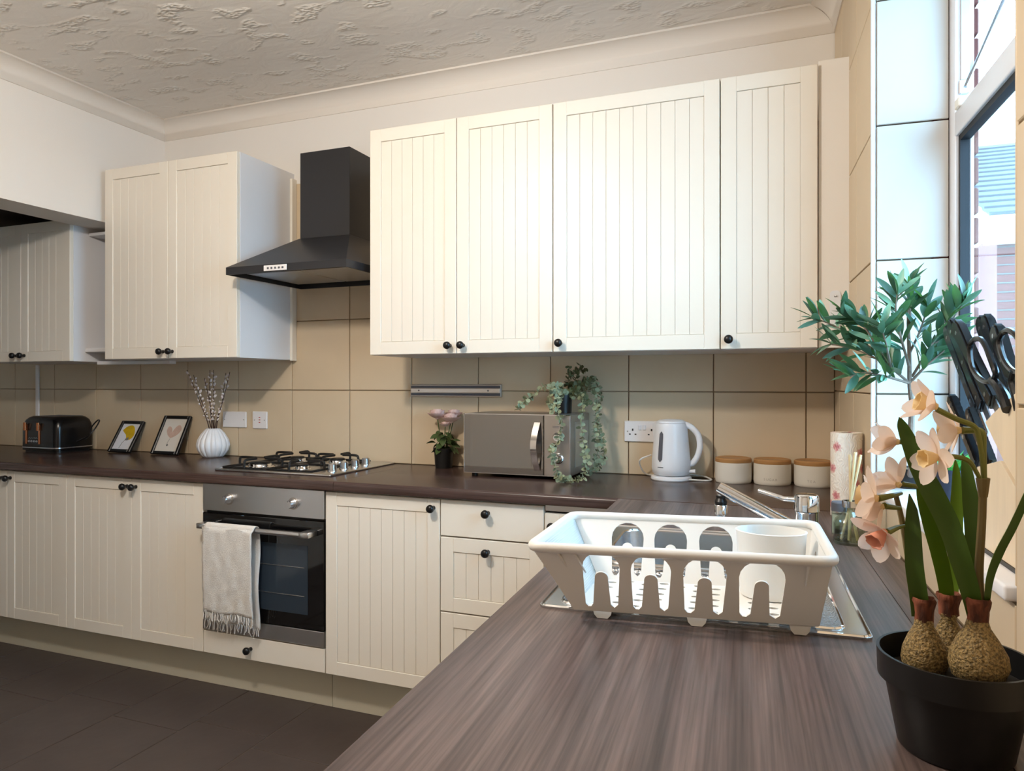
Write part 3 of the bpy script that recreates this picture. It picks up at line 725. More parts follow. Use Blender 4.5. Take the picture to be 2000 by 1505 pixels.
for k in range(4): MB().lathe([(0, 0), (.006, 0), (.005, .004), (0, .005)], 12).obj('button', 'steel', t, (.075 + .02 * k, 0, .060), (R(90), 0, 0))
scr = [(.072 + .0085 * i, -.001, .074 + (.006 if i % 2 else 0) * (1 if i not in (4,) else .4)) for i in range(9)]
MB().tube(smooth_path(scr, 4), .0011, 5).obj('script_badge', 'steel', t)
cd = [pt(150, 862, 3.62), pt(172, 851, 3.60), pt(186, 836, 3.62), pt(194, 822, 3.66), pt(190, 821, 3.68), pt(178, 835, 3.7), pt(176, 848, 3.66), pt(166, 858, 3.62)]
MB().tube(smooth_path([p - Vector((-3.875, 2.625, WT + .0002)) for p in cd], 6), .0035, 8).obj('power_cord', 'black_plastic', t)

# ------------------------------------------------------------------ picture frames leaning on the wall
def picture(x, w, h, label, paper, art):
    lean = math.asin(.095 / h) if h > .17 else math.asin(.085 / h)
    t = thing('picture_frame', label, 'picture frame', (x, YB - .018 - h * math.sin(lean), WT + .0008 + .0162 * math.sin(lean))); t.rotation_euler = (-lean, 0, 0)
    b = .017; m = MB()
    for (a, c, d, e) in ((0, b, 0, h), (w - b, w, 0, h), (b, w - b, 0, b), (b, w - b, h - b, h)): m.box(a, c, -.0005, .016, d, e, .003)
    m.obj('frame', 'frame_black', t); box('backing', 'frame_black', t, .004, w - .004, .012, .0155, .004, h - .004)
    box('print', paper, t, b - .002, w - b + .002, .008, .0118, b - .002, h - b + .002)
    art(t, w, h); return t
def blob(t, name, m, pts, y=.0078):
    p = smooth_path([(a, 0, c) for a, c in pts] + [(pts[0][0], 0, pts[0][1])], 4)[:-1]
    M = Matrix(((1, 0, 0, 0), (0, 0, 1, y), (0, 1, 0, 0), (0, 0, 0, 1)))
    MB().prism([(q.x, q.z) for q in p], .0003, M).obj(name, m, t, smooth=False)
def art1(t, w, h):
    blob(t, 'petal', 'yellow_print', [(w * .20, h * .70), (w * .34, h * .83), (w * .56, h * .86), (w * .72, h * .74), (w * .80, h * .55), (w * .72, h * .42), (w * .56, h * .40), (w * .44, h * .55), (w * .32, h * .62)])
    blob(t, 'flower_eye', 'grey_print', [(w * .48, h * .42), (w * .60, h * .48), (w * .64, h * .40), (w * .54, h * .38)], .0075)
    MB().tube([(w * .52, .0077, h * .40), (w * .44, .0077, h * .3), (w * .40, .0077, h * .13)], .0012, 5).obj('stalk', 'grey_print', t)
def art2(t, w, h):
    blob(t, 'petal', 'pink_print', [(w * .50, h * .42), (w * .36, h * .50), (w * .27, h * .62), (w * .30, h * .72), (w * .40, h * .70), (w * .48, h * .60)])
    blob(t, 'petal', 'pink_print', [(w * .50, h * .42), (w * .50, h * .58), (w * .58, h * .72), (w * .70, h * .76), (w * .80, h * .66), (w * .74, h * .54), (w * .62, h * .46)], .0076)
    MB().tube([(w * .50, .0077, h * .41), (w * .46, .0077, h * .30), (w * .48, .0077, h * .22)], .0009, 5).obj('stalk', 'grey_print', t)
    blob(t, 'bud', 'grey_print', [(w * .44, h * .24), (w * .48, h * .27), (w * .52, h * .24), (w * .48, h * .21)], .0075)
picture(-3.39, .160, .185, 'small black picture frame with a yellow poppy print', 'paper', art1)
picture(-3.085, .182, .215, 'taller black picture frame with a faint pink flower print', 'paper_cream', art2)

# ------------------------------------------------------------------ ribbed vase with pussy willow
vx, vy = -2.70, 2.795
t = thing('ribbed_vase', 'round white ribbed ceramic vase on the dark worktop', 'vase', (vx, vy, WT + .0002))
pr = [(0, 0), (.046, 0), (.058, .010), (.074, .035), (.080, .060), (.074, .088), (.058, .115), (.040, .136), (.030, .144), (.027, .144), (.03, .13), (.05, .1), (.06, .06), (.045, .012), (0, .01)]
rib = lambda q, z: 1 - .085 * (1 - abs(math.cos(q * 8))) ** 1.6 if .004 < z < .1435 else 1
MB().lathe(pr, 128, rfun=rib).obj('body', 'ceramic', t, angle=180)
catk = MB().lathe([(0, 0), (.0028, .001), (.0042, .005), (.0036, .010), (0, .0135)], 8).mesh('catkin', 'catkin')
tops = [(365, 722), (378, 732), (399, 738), (410, 722), (417, 722), (441, 728), (449, 726)]
for i, (px, py) in enumerate(tops):
    tp = pt(px, py, 3.52 + .02 * ((i % 3) - 1)); base = Vector((vx + (i - 3) * .0045, vy + .006 * ((i % 3) - 1), WT + .02))
    neck = Vector((vx + (i - 3) * .006, vy + .008 * ((i % 3) - 1), WT + .145))
    br_ = thing('willow_twig', 'brown willow twig with pale catkins standing in the ribbed vase', 'twig', tuple(neck), 0, 'willow twigs in the ribbed vase')
    path = smooth_path([base - neck, Vector((0, 0, 0)), (tp - neck) * .5 + Vector((random.uniform(-.01, .01), 0, 0)), tp - neck], 5)
    MB().tube(path, [.0030 - .0016 * k / (len(path) - 1) for k in range(len(path))], 7).obj('stem', 'twig', br_)
    for k in range(13):
        s = .14 + .85 * k / 13; q = (tp - neck) * s; a = random.uniform(0, 2 * PI)
        sc = random.uniform(.8, 1.5)
        place('catkin', catk, br_, Matrix.Translation(q) @ Matrix.Rotation(a, 4, 'Z') @ Matrix.Rotation(R(random.uniform(20, 60)), 4, 'X') @ Matrix.Scale(sc, 4))

# ------------------------------------------------------------------ leaf helper
def leaf_mesh(name, l, w, m, curl=.15, fold=.12, n=6, sharp=1.0):
    vs, fs = [], []
    for i in range(n + 1):
        s = i / n; ww = w / 2 * (math.sin(PI * min(1, s * .96 + .02)) ** sharp); y = l * s; z = -curl * l * s * s
        vs += [(-ww, y, z + fold * ww), (0, y, z), (ww, y, z + fold * ww)]
    for i in range(n):
        k = i * 3; fs += [(k, k + 1, k + 4, k + 3), (k + 1, k + 2, k + 5, k + 4)]
    return MB().add(vs, fs).mesh(name, m, angle=180)
def orient(p, d, roll=0.0, up=None):     # matrix with local +Y along d
    d = Vector(d).normalized(); up = Vector(up) if up else Vector((0, 0, 1))
    x = d.cross(up)
    if x.length < 1e-4: x = Vector((1, 0, 0))
    x.normalize(); z = x.cross(d)
    M = Matrix(((x.x, d.x, z.x, p[0]), (x.y, d.y, z.y, p[1]), (x.z, d.z, z.z, p[2]), (0, 0, 0, 1)))
    return M @ Matrix.Rotation(roll, 4, 'Y')
def rnd(v=1.0): return Vector((random.uniform(-v, v), random.uniform(-v, v), random.uniform(-v, v)))
def pot_mesh(rt, rb, h, lip, m, wall=.004):
    return MB().lathe([(0, 0), (rb, 0), (rt - .004, h - lip), (rt, h - lip), (rt, h), (rt - wall, h), (rt - wall - .002, h - .02), (0, h - .02)], 40).mesh('pot', m, angle=40)

# ------------------------------------------------------------------ rose plant
rx, ry = -1.412, 2.80
t = thing('rose_plant', 'small artificial pink rose plant in a black pot beside the microwave', 'plant', (rx, ry, WT + .0002))
addobj('pot', pot_mesh(.046, .037, .088, .018, 'black_plastic'), t); MB().lathe([(0, .070), (.038, .070), (.0, .074)], 20).obj('soil', 'soil', t)
rl = [leaf_mesh('leaf', .045, .030, 'leaf_rose', .3, .25, 5, .8), leaf_mesh('leaf', .036, .022, 'leaf_rose', .5, .25, 5, .8)]
for i in range(46):
    a = random.uniform(0, 2 * PI); z = random.uniform(.085, .16); r0 = random.uniform(.0, .035)
    d = Vector((math.cos(a), math.sin(a), random.uniform(-.7, .5)))
    if math.sin(a) > .3: d.y *= .4
    place('leaf', rl[i % 2], t, orient((r0 * math.cos(a), r0 * math.sin(a) * .8 - .005, z), d, random.uniform(-.6, .6)))
petal = leaf_mesh('petal', .028, .030, 'rose_pink', -.35, .4, 5, .5)
for k, (dx, dy, z, sc) in enumerate(((-.024, -.012, .215, 1.05), (.040, -.012, .200, 1.0), (.040, .02, .222, .85), (.018, -.02, .182, .55))):
    MB().tube(smooth_path([(dx * .2, dy * .2, .07), (dx * .6, dy * .6, .14), (dx, dy, z)], 4), .0022, 6).obj('stem', 'leaf_rose', t)
    fl_ = MB().lathe([(0, -.004), (.008, .0), (.011, .010), (.008, .018), (0, .021)], 12).obj('flower', 'rose_pink', t, (dx, dy, z)); fl_.scale = (sc * 1.35, sc * 1.35, sc * 1.25)
    for ring, (nn, tilt, rr) in enumerate(((4, 76, .005), (6, 60, .008), (7, 42, .009), (7, 14, .009))):
        for j in range(nn):
            a = 2 * PI * j / nn + ring * .5
            d = Vector((math.cos(a) * math.cos(R(tilt)), math.sin(a) * math.cos(R(tilt)), math.sin(R(tilt))))
            place('petal', petal, fl_, orient((rr * math.cos(a), rr * math.sin(a), .002), d))

# ------------------------------------------------------------------ microwave
mw = thing('microwave', 'silver mirrored-door microwave with curved chrome handle', 'microwave', (-1.216, 2.590, WT)); w, dp, h = .442, .270, .250
box('case', 'microwave_steel', mw, 0, w, .014, dp, .016, h, .004)
box('side_panel', 'steel', mw, w + .0002, w + .003, .06, dp - .02, .045, h - .03, .001)
box('door', 'microwave_glass', mw, .002, .335, 0, .0138, .017, h - .001, .002)
box('door_window', 'microwave_glass', mw, .05, .285, -.0008, .0, .05, .205)
box('control_panel', 'microwave_steel', mw, .337, w, 0, .0138, .017, h - .001, .002)
fr = MB()
for (a, b, c, d) in ((0, w, h - .003, h), (0, .003, .016, h), (0, w, .0145, .0175)): fr.box(a, b, -.001, .010, c, d)
fr.obj('front_frame', 'chrome', mw)
arc = [(.312 - .006 * math.sin(R(q)), -.005 - .032 * math.sin(R(q)), .035 + .185 * q / 180) for q in range(0, 181, 12)]
m = MB()
vs = []
for (x, y, z) in arc: vs += [(x - .012, y, z), (x + .012, y, z), (x + .012, y + .006, z), (x - .012, y + .006, z)]
fs = [(i * 4 + j, i * 4 + (j + 1) % 4, (i + 1) * 4 + (j + 1) % 4, (i + 1) * 4 + j) for i in range(len(arc) - 1) for j in range(4)] + [(0, 1, 2, 3), tuple(len(arc) * 4 - 4 + j for j in range(4))]
m.add(vs, fs).obj('handle', 'chrome', mw, angle=50)
for z, nm in ((.165, 'timer_dial'), (.083, 'power_dial')):
    MB().lathe([(0, 0), (.021, 0), (.020, .004), (.0175, .006), (.0165, .020), (.014, .023), (0, .0235)], 24).obj(nm, 'chrome', mw, (.395, 0, z), (R(90), 0, 0))
for z in (.200, .205, .123): box('print_line', 'ink', mw, .372, .398, -.0004, .0, z, z + .0016)
for fx in (.03, w - .03):
    for fy in (.04, dp - .03): MB().lathe([(0, 0), (.012, 0), (.013, .0165), (0, .0165)], 14).obj('foot', 'black_plastic', mw, (fx, fy, 0))

# ------------------------------------------------------------------ trailing eucalyptus on the microwave
ep = Vector((-.846, 2.735, WT + .2503))
t = thing('trailing_eucalyptus', 'artificial trailing eucalyptus in a black pot on top of the microwave', 'plant', tuple(ep))
addobj('pot', pot_mesh(.040, .033, .082, .014, 'black_plastic'), t)
MB().lathe([(0, .066), (.034, .066), (0, .069)], 20).obj('soil', 'soil', t)
mwf = 2.575
vines = [
  [(1104, 778, 2.83), (1070, 752, 2.80), (1040, 772, 2.79), (1022, 784, 2.79), (1011, 800, 2.80)],
  [(1104, 778, 2.82), (1078, 755, 2.76), (1074, 785, 2.74), (1082, 802, 2.73)],
  [(1106, 776, 2.80), (1088, 752, 2.70), (1090, 800, 2.68), (1096, 830, 2.67), (1090, 860, 2.665), (1076, 880, 2.66), (1082, 900, 2.655), (1088, 925, 2.65), (1098, 941, 2.64), (1122, 939, 2.63), (1140, 930, 2.63)],
  [(1110, 776, 2.84), (1132, 770, 2.80), (1138, 792, 2.77), (1135, 830, 2.74), (1140, 870, 2.73), (1146, 905, 2.73), (1142, 925, 2.74)],
  [(1112, 775, 2.88), (1150, 740, 2.90), (1172, 765, 2.87), (1170, 800, 2.85), (1168, 830, 2.84), (1176, 860, 2.83), (1180, 890, 2.82), (1168, 910, 2.80), (1152, 922, 2.79)],
  [(1112, 775, 2.86), (1160, 760, 2.84), (1166, 800, 2.81), (1160, 840, 2.80), (1168, 875, 2.80), (1160, 905, 2.79)],
  [(1108, 776, 2.88), (1110, 745, 2.89), (1112, 715, 2.90)], [(1108, 776, 2.86), (1124, 740, 2.88), (1134, 712, 2.91)], [(1108, 776, 2.88), (1145, 750, 2.90), (1164, 738, 2.91)],
  [(1106, 776, 2.85), (1115, 735, 2.86), (1128, 722, 2.85), (1146, 724, 2.86)], [(1110, 776, 2.84), (1128, 752, 2.82), (1150, 745, 2.80), (1160, 770, 2.78)], [(1108, 776, 2.83), (1122, 760, 2.80), (1140, 775, 2.80), (1150, 790, 2.81)]]
for vi, vn in enumerate(vines):
    P = smooth_path([Vector((q.x, q.y, max(q.z, WT + .012))) - ep for q in [pt(*p) for p in vn]], 6); P = [Vector((0, 0, .066))] + P[1:] if True else P
    m = MB(); m.tube(P, .0014, 5)
    L = 0; step = .0095
    for a, b in zip(P[1:], P[2:]):
        seg = (b - a).length; nn = max(1, round(seg / step))
        for j in range(nn):
            q = a.lerp(b, (j + .5) / nn); dr = (b - a).normalized()
            s1 = dr.cross(rnd()).normalized()
            for sg in (1, -1):
                d = (s1 * sg + dr * .25 + rnd(.2)).normalized(); l = random.uniform(.014, .024); ww = l * .46
                x = d.cross(rnd()).normalized()
                pts_ = [q, q + d * l * .35 + x * ww, q + d * l * .8 + x * ww * .7, q + d * l, q + d * l * .8 - x * ww * .7, q + d * l * .35 - x * ww]
                pts_ = [Vector((w_.x, w_.y, max(w_.z, WT + .0015 - ep.z))) for w_ in pts_]
                m.add(pts_, [(0, 1, 2, 3), (0, 3, 4, 5)])
    tag(m.obj('vine', 'euca' if vi < 6 else 'euca_dark', t), kind='stuff')

# ------------------------------------------------------------------ kettle
t = thing('kettle', 'white plastic electric kettle with curved handle and grey water window', 'kettle', (-.428, 2.782, WT + .0002))
MB().lathe([(0, 0), (.074, 0), (.077, .004), (.076, .012), (.070, .016), (0, .0165)], 40).obj('power_base', 'white_plastic', t)
body = [(0, .019), (.060, .019), (.070, .026), (.0735, .045), (.073, .07), (.068, .13), (.062, .19), (.060, .212), (.058, .217), (0, .218)]
kb = MB().lathe(body, 44).obj('body', 'white_plastic', t, angle=50)
MB().lathe([(.0565, .2182), (.054, .224), (.044, .229), (.02, .232), (0, .2325)], 36).obj('lid', 'white_plastic', t)
view = Vector((.0, 0, 0)) - Vector((-.428, 2.782, 0)); va = math.atan2(view.y, view.x)
def onbody(az, z, off=.0):
    r = [(b[0]) for b in body if True]
    for (r0, z0), (r1, z1) in zip(body[1:], body[2:]):
        if z0 <= z <= z1: rr = r0 + (r1 - r0) * (z - z0) / (z1 - z0 + 1e-9); break
    return Vector(((rr + off) * math.cos(az), (rr + off) * math.sin(az), z))
wa = va - R(34)
m = MB(); rows = [.072 + .115 * i / 12 for i in range(13)]; vs = []
for i, z in enumerate(rows):
    wv_ = .0088 * (math.sqrt(max(0, 1 - (max(0, abs(i - 6) - 4.6) / 1.4) ** 2)) * .9 + .1)
    for s in (-1, 1): vs.append(onbody(wa + s * wv_ / .068, z, .0012))
m.add(vs, [(i * 2, i * 2 + 1, i * 2 + 3, i * 2 + 2) for i in range(12)]).obj('water_window', 'ink', t)
nose = MB(); sa = va - R(88); c_, s_ = math.cos(sa), math.sin(sa)
nose.add([onbody(sa - .35, .213), onbody(sa + .35, .213), onbody(sa, .15), Vector((.071 * c_, .071 * s_, .2155)), onbody(sa, .213)], [(0, 3, 2), (3, 1, 2), (0, 4, 3), (4, 1, 3)])
nose.obj('spout', 'white_plastic', t)
ha = va + R(82); hx, hy = math.cos(ha), math.sin(ha)
hp = smooth_path([Vector((hx * r_, hy * r_, z)) for r_, z in ((.045, .212), (.072, .205), (.100, .175), (.108, .135), (.100, .095), (.082, .066), (.068, .058))], 5)
MB().tube(hp, [.0125] * 4 + [.0115] * (len(hp) - 8) + [.009] * 4, 14).obj('handle', 'white_plastic', t, angle=80)
sw = ha - R(8); MB().tube([onbody(sw, .034, -.01), onbody(sw, .036, .012), onbody(sw, .036, .022)], [.006, .007, .008], 10).obj('switch', 'white_plastic', t)
box('logo', 'ink', t, -.0006, .0006, -.012, .012, -.0012, .0012, 0, tuple(onbody(va - R(32), .052, .0004)), (0, 0, va - R(32)))
cdp = [pt(1345, 936, 2.70), pt(1370, 942, 2.69), pt(1386, 940, 2.69), pt(1388, 935, 2.72), pt(1370, 929, 2.78), pt(1340, 926, 2.82), pt(1290, 928, 2.84), pt(1262, 925, 2.84), pt(1250, 908, 2.82), pt(1252, 896, 2.80), pt(1272, 888, 2.80)]
cdp = [Vector((p.x, min(p.y, YB - .006), max(p.z, WT + .004))) for p in cdp]
MB().tube(smooth_path([p - Vector((-.428, 2.782, WT + .0002)) for p in cdp], 6), .0032, 8).obj('power_cord', 'cord_white', t)

# ------------------------------------------------------------------ canisters
for k, (cx, word, lab) in enumerate(((-.200, '', 'plain white canister with bamboo lid standing next to the kettle'), (-.0625, 'SUGAR', 'middle white canister of three with bamboo lid and pressed lettering'), (.077, 'TEA', 'white canister with bamboo lid and pressed TEA lettering near the kitchen roll'))):
    t = thing('canister', lab, 'canister', (cx, 2.800, WT + .0002), 0, 'storage canisters by the back wall')
    MB().lathe([(0, 0), (.062, 0), (.0645, .003), (.0655, .012), (.0655, .074), (.064, .0755), (0, .0755)], 48).obj('jar', 'canister', t)
    MB().lathe([(.0645, .0757), (.0655, .078), (.0655, .088), (.063, .0915), (.058, .0925), (.055, .0905), (0, .0905)], 48).obj('lid', 'bamboo', t)
    if word:
        az = math.atan2(-2.8, -cx) - R(6) + (R(0))
        n = len(word)
        for i, ch in enumerate(word):
            a = az + (i - (n - 1) / 2) * .155
            o = addobj('letter', text_mesh(ch, .012, 'engrave', .0002), t, (.0658 * math.cos(a), .0658 * math.sin(a), .018))
            o.rotation_euler = (R(90), 0, a + R(90))

# ------------------------------------------------------------------ kitchen roll, candle, diffuser
p = pt(1653, 1006, 2.0); t = thing('kitchen_roll', 'upright kitchen paper roll printed with pink roses in the corner', 'kitchen roll', (p.x, p.y, WT + .0002))
MB().lathe([(.017, .0), (.041, .0), (.041, .232), (.017, .232), (.017, .0)], 40).obj('paper', 'rose_paper', t)
MB().lathe([(.0155, .001), (.0168, .001), (.0168, .2315), (.0155, .2315), (.0155, .001)], 24).obj('core', 'fence_wood', t)
p = pt(1642, 1036, 1.735); t = thing('candle_jar', 'small glass candle jar with dark lid behind the reed diffuser', 'candle', (p.x, p.y, WT + .0002))
MB().lathe([(0, 0), (.020, 0), (.021, .004), (.021, .060), (.0195, .060), (.0195, .006), (0, .005)], 28).obj('glass', 'bottle_glass', t)
MB().lathe([(0, .0065), (.019, .0065), (.019, .052), (0, .052)], 24).obj('wax', 'candle_wax', t); MB().lathe([(0, .0605), (.0215, .0605), (.0215, .080), (.02, .082), (0, .082)], 28).obj('lid', 'ink', t)
p = RW(1.045, .085); DX = (p.x, p.y, WT + .0002)
t = thing('reed_diffuser', 'clear glass reed diffuser bottle beside the kitchen roll', 'diffuser', DX)
MB().lathe([(0, 0), (.033, 0), (.0345, .004), (.0345, .045), (.031, .056), (.018, .068), (.013, .074), (.013, .092), (.015, .094), (.015, .098), (.0115, .098), (.0115, .074), (.017, .065), (.029, .054), (.0325, .044), (.0325, .008), (0, .007)], 36).obj('bottle', 'bottle_glass', t)
MB().lathe([(0, .0075), (.032, .0075), (.032, .034), (0, .034)], 32).obj('oil', 'diffuser_oil', t)
MB().lathe([(.0155, .084), (.0165, .084), (.0165, .0985), (.0155, .0985), (.0155, .084)], 28).obj('collar', 'chrome', t)
for i in range(6):
    a = 2 * PI * i / 6 + .4; rb = .020; bx, by = -rb * math.cos(a), -rb * math.sin(a) * .7
    rt_ = .016; d = Vector((rt_ * math.cos(a) * .8 + .012, rt_ * math.sin(a) * .6, .205 + .006 * math.sin(i * 2.1)))
    rd = thing('reed', 'pale wooden reed stick standing in the glass diffuser', 'reed', DX, 0, 'reeds in the diffuser bottle')
    MB().tube([(bx, by, .009), ((bx + d.x) * .12, (by + d.y) * .12, .088), tuple(d)], .0030, 7).obj('stick', 'reed', rd)

# ------------------------------------------------------------------ SINK and TAP (window-wall frame, local x=-v, y=-u)
sk = thing('sink', 'inset stainless steel sink with drainer under the white dish rack', 'sink', WR['loc'], SKEW)
x0, x1, y0, y1 = -SV1, -SV0, -SU1, -SU0
bowl = rrect(-.60, -.235, -1.40, -1.055, .05, 6); drn = rrect(-.61, -.175, -1.695, -1.43, .02, 4)
m = MB().bm(plate_bm(rrect(x0, x1, y0, y1, .012, 4), [bowl, drn], .0035))
for v in m.v: v.z += WT + .0002
m.obj('rim', 'sink_steel', sk)
e = MB(); e.tube([(x, y, WT + .003) for x, y in rrect(x0 + .004, x1 - .004, y0 + .004, y1 - .004, .012, 4)], .0032, 6, closed=True)
e.tube([(x, y, WT + .0035) for x, y in drn], .003, 6, closed=True); e.tube([(x, y, WT + .0035) for x, y in bowl], .003, 6, closed=True)
e.obj('rolled_edge', 'chrome', sk)
def basin(name, loop, depth, inset, mname):
    cx = sum(a for a, b in loop) / len(loop); cy = sum(b for a, b in loop) / len(loop); n = len(loop); vs = []
    for k, (z, s) in enumerate(((0, 1), (-depth * .85, 1 - inset * .6), (-depth, 1 - inset))): vs += [(cx + (a - cx) * s, cy + (b - cy) * s, WT + .001 + z) for a, b in loop]
    fs = [(i * n + j, i * n + (j + 1) % n, (i + 1) * n + (j + 1) % n, (i + 1) * n + j) for i in range(2) for j in range(n)] + [tuple(2 * n + j for j in range(n))]
    return MB().add(vs, fs).obj(name, mname, sk, angle=50)
basin('bowl', bowl, .15, .12, 'sink_steel'); basin('drainer_tray', drn, .008, .04, 'drainer_steel')
MB().lathe([(0, 0), (.04, 0), (.042, .002), (.03, .004), (0, .003)], 24).obj('waste', 'chrome', sk, (-.42, -1.23, WT - .1488))

tp_ = RW(1.06, .178, WT + .0038)
t = thing('mixer_tap', 'chrome single-lever mixer tap with thick angled spout behind the dish rack', 'tap', tuple(tp_), SKEW)
MB().lathe([(0, 0), (.030, 0), (.030, .006), (.026, .010), (.0255, .064), (.0275, .068), (0, .069)], 32).obj('body', 'chrome', t)
MB().lathe([(0, .0695), (.0285, .0695), (.0275, .100), (.025, .106), (.02, .108), (0, .1085)], 32).obj('lever_block', 'chrome', t)
inv = lambda q: (Matrix.Rotation(-SKEW, 4, 'Z') @ (q - tp_))
s1 = inv(pt(1405, 952, 1.78)); s0 = Vector((-.012, .004, .019))
MB().tube([s0, s0.lerp(s1, .5), s1], [.0165, .016, .0155], 18).obj('spout', 'chrome', t, angle=40)
ae = inv(pt(1408, 958, 1.78))
MB().lathe([(0, -.062), (.016, -.062), (.0165, -.036), (.0155, -.0345), (0, -.034)], 20, ae).obj('spray_head', 'chrome', t)
MB().lathe([(0, -.034), (.014, -.034), (.0155, -.026), (.011, -.018), (.013, -.012), (0, -.011)], 20, ae).obj('swivel', 'black_plastic', t)
MB().lathe([(0, -.012), (.010, -.012), (.011, .004), (0, .004)], 16, ae).obj('aerator_neck', 'chrome', t)
l1 = inv(pt(1482, 958, 1.74)); l0 = Vector((-.02, .0, .093))
MB().tube([l0, l0 + Vector((-.028, .006, 0)), l0 + (l1 - l0) * .45 + Vector((0, 0, -.004)), l1], [.0065, .006, .006, .006], 12).obj('lever', 'chrome', t)

# ------------------------------------------------------------------ DISH RACK
rk = thing('dish_rack', 'white plastic dish rack with arched slots over the sink drainer', 'dish rack', (0, 0, 0))
ZR, ZB = 1.030, .9265
Tn = {k: RW(*p, ZR) for k, p in dict(nl=(1.806, .626), nr=(1.766, .200), fl=(1.535, .624), fr=(1.493, .202)).items()}
Bn = {k: RW(*p, ZB) for k, p in dict(nl=(1.748, .572), nr=(1.728, .214), fl=(1.570, .568), fr=(1.548, .216)).items()}
def quad_panel(name, b0, b1, t0, t1, holes, LL, HH, th=.0028, cut=48):
    bm = plate_bm([(LL * i / 12, 0) for i in range(13)] + [(LL, HH)] + [(LL * i / 12, HH) for i in range(11, -1, -1)], holes, th)
    nrm = (b1 - b0).cross(t0 - b0).normalized(); m = MB()
    for v in bm.verts:
        s, q = v.co.x / LL, v.co.y / HH
        v.co = (b0.lerp(b1, s)).lerp(t0.lerp(t1, s), q) + nrm * (v.co.z - th / 2)
    m.bm(bm); return m.obj(name, 'rack_white', rk, angle=30)
def arch(cx, w, b, h, iw, ih, n=9):
    out = [(cx - w / 2 * .86, b)]
    out += [(cx + w / 2 * math.cos(R(180 - 180 * i / n)), h - w / 2 + w / 2 * math.sin(R(180 * i / n))) for i in range(n + 1)]
    out += [(cx + w / 2 * .92, b), (cx + w / 2 * .78, b - .006), (cx + w / 2 * .62, b - .006), (cx + iw / 2 + .004, b)]
    out += [(cx + iw / 2 * math.cos(R(180 * i / n)), ih - iw / 2 + iw / 2 * math.sin(R(180 * i / n))) for i in range(n + 1)]
    out += [(cx - iw / 2 - .003, b), (cx - w / 2 * .66, b - .006)]
    return out
HH = .118
def wall_panel(name, bl, br, tl, tr, arches, th=.0028):
    d = (tl - tr); W_ = d.length; d.normalize(); ob_ = (br - tr).dot(d); ob2 = (bl - tr).dot(d)
    bm = plate_bm([(ob_, 0), (ob2, 0), (W_, HH), (0, HH)], arches, th)
    nrm = d.cross(br - tr).normalized()
    for v in bm.verts:
        x, q = v.co.x, v.co.y / HH
        v.co = (br + d * (x - ob_)).lerp(tr + d * x, q) + nrm * (v.co.z - th / 2)
    return MB().bm(bm).obj(name, 'rack_white', rk, angle=30)
wall_panel('front_wall', Bn['nl'], Bn['nr'], Tn['nl'], Tn['nr'], [arch(x, w, .015, .114, .020, .077) for x, w in ((.324, .056), (.250, .059), (.172, .062), (.092, .064))])
wall_panel('back_wall', Bn['fl'], Bn['fr'], Tn['fl'], Tn['fr'], [arch(x, .058, .015, .108, .020, .070) for x in (.322, .245, .166, .088)])
slot = lambda cx: rrect(cx - .012, cx + .012, .03, .09, .011)
quad_panel('end_wall', Bn['nr'], Bn['fr'], Tn['nr'], Tn['fr'], [slot(.09), slot(.14)], .22, HH)
# ribbed left end
m = MB(); nn = 34; vs = []
nrm = (Bn['fl'] - Bn['nl']).cross(Tn['nl'] - Bn['nl']).normalized()
for i in range(nn * 2 + 1):
    q = i / (nn * 2); off = nrm * (.0012 if i % 2 else -.0004)
    a = Bn['nl'].lerp(Tn['nl'], q); b = Bn['fl'].lerp(Tn['fl'], q)
    vs += [a + off, b + off]
m.add(vs, [(i * 2, i * 2 + 1, i * 2 + 3, i * 2 + 2) for i in range(nn * 2)])
o = m.obj('ribbed_end', 'rack_white', rk, angle=10); s = o.modifiers.new('s', 'SOLIDIFY'); s.thickness = .0025
# base with drain holes
LB, HB = .36, .18; holes = []
for i in range(11):
    for j in range(5):
        cx, cy = .03 + i * .030, .025 + j * .032 + (.008 if i % 2 else -.004)
        if cx > LB - .02: continue
        holes.append([(cx + .0085 * math.cos(R(a)), cy + .0052 * math.sin(R(a))) for a in range(0, 360, 36)])
quad_panel('base', Bn['nl'], Bn['nr'], Bn['fl'], Bn['fr'], holes, LB, HB)
cn = [Tn['nl'], Tn['nr'], Tn['fr'], Tn['fl']]; cen = sum(cn, Vector()) / 4; rim = []
for i in range(4):
    p0, p1, p2 = cn[i - 1], cn[i], cn[(i + 1) % 4]; a = p1 + (p0 - p1).normalized() * .022; b = p1 + (p2 - p1).normalized() * .022
    for k in range(6):
        s = k / 5; rim.append(a * (1 - s) ** 2 + p1 * 2 * s * (1 - s) + b * s * s)
rim = [p + (p - cen).normalized() * .004 for p in rim]
m = MB(); m.tube(rim, .0078, 12, closed=True); m.obj('rim', 'rack_white', rk)
for s in (.12, .52, .93):
    p = Bn['nl'].lerp(Bn['nr'], s); d = (Bn['nr'] - Bn['nl']).normalized()
    m = MB(); poly = [(-.016, .002), (.016, .002), (.013, -.010), (.008, -.0155), (-.008, -.0155), (-.013, -.010)]
    ny = Vector((0, 0, 1)).cross(d).normalized()
    M = Matrix(((d.x, 0, ny.x, p.x), (d.y, 0, ny.y, p.y), (0, 1, 0, p.z), (0, 0, 0, 1)))
    m.prism(poly, .006, M); m.obj('foot', 'rack_white', rk)
    p = Bn['fl'].lerp(Bn['fr'], s); M = Matrix(((d.x, 0, ny.x, p.x), (d.y, 0, ny.y, p.y), (0, 1, 0, p.z), (0, 0, 0, 1)))
    MB().prism([(a, b * .7) for a, b in poly], .006, M).obj('foot', 'rack_white', rk)
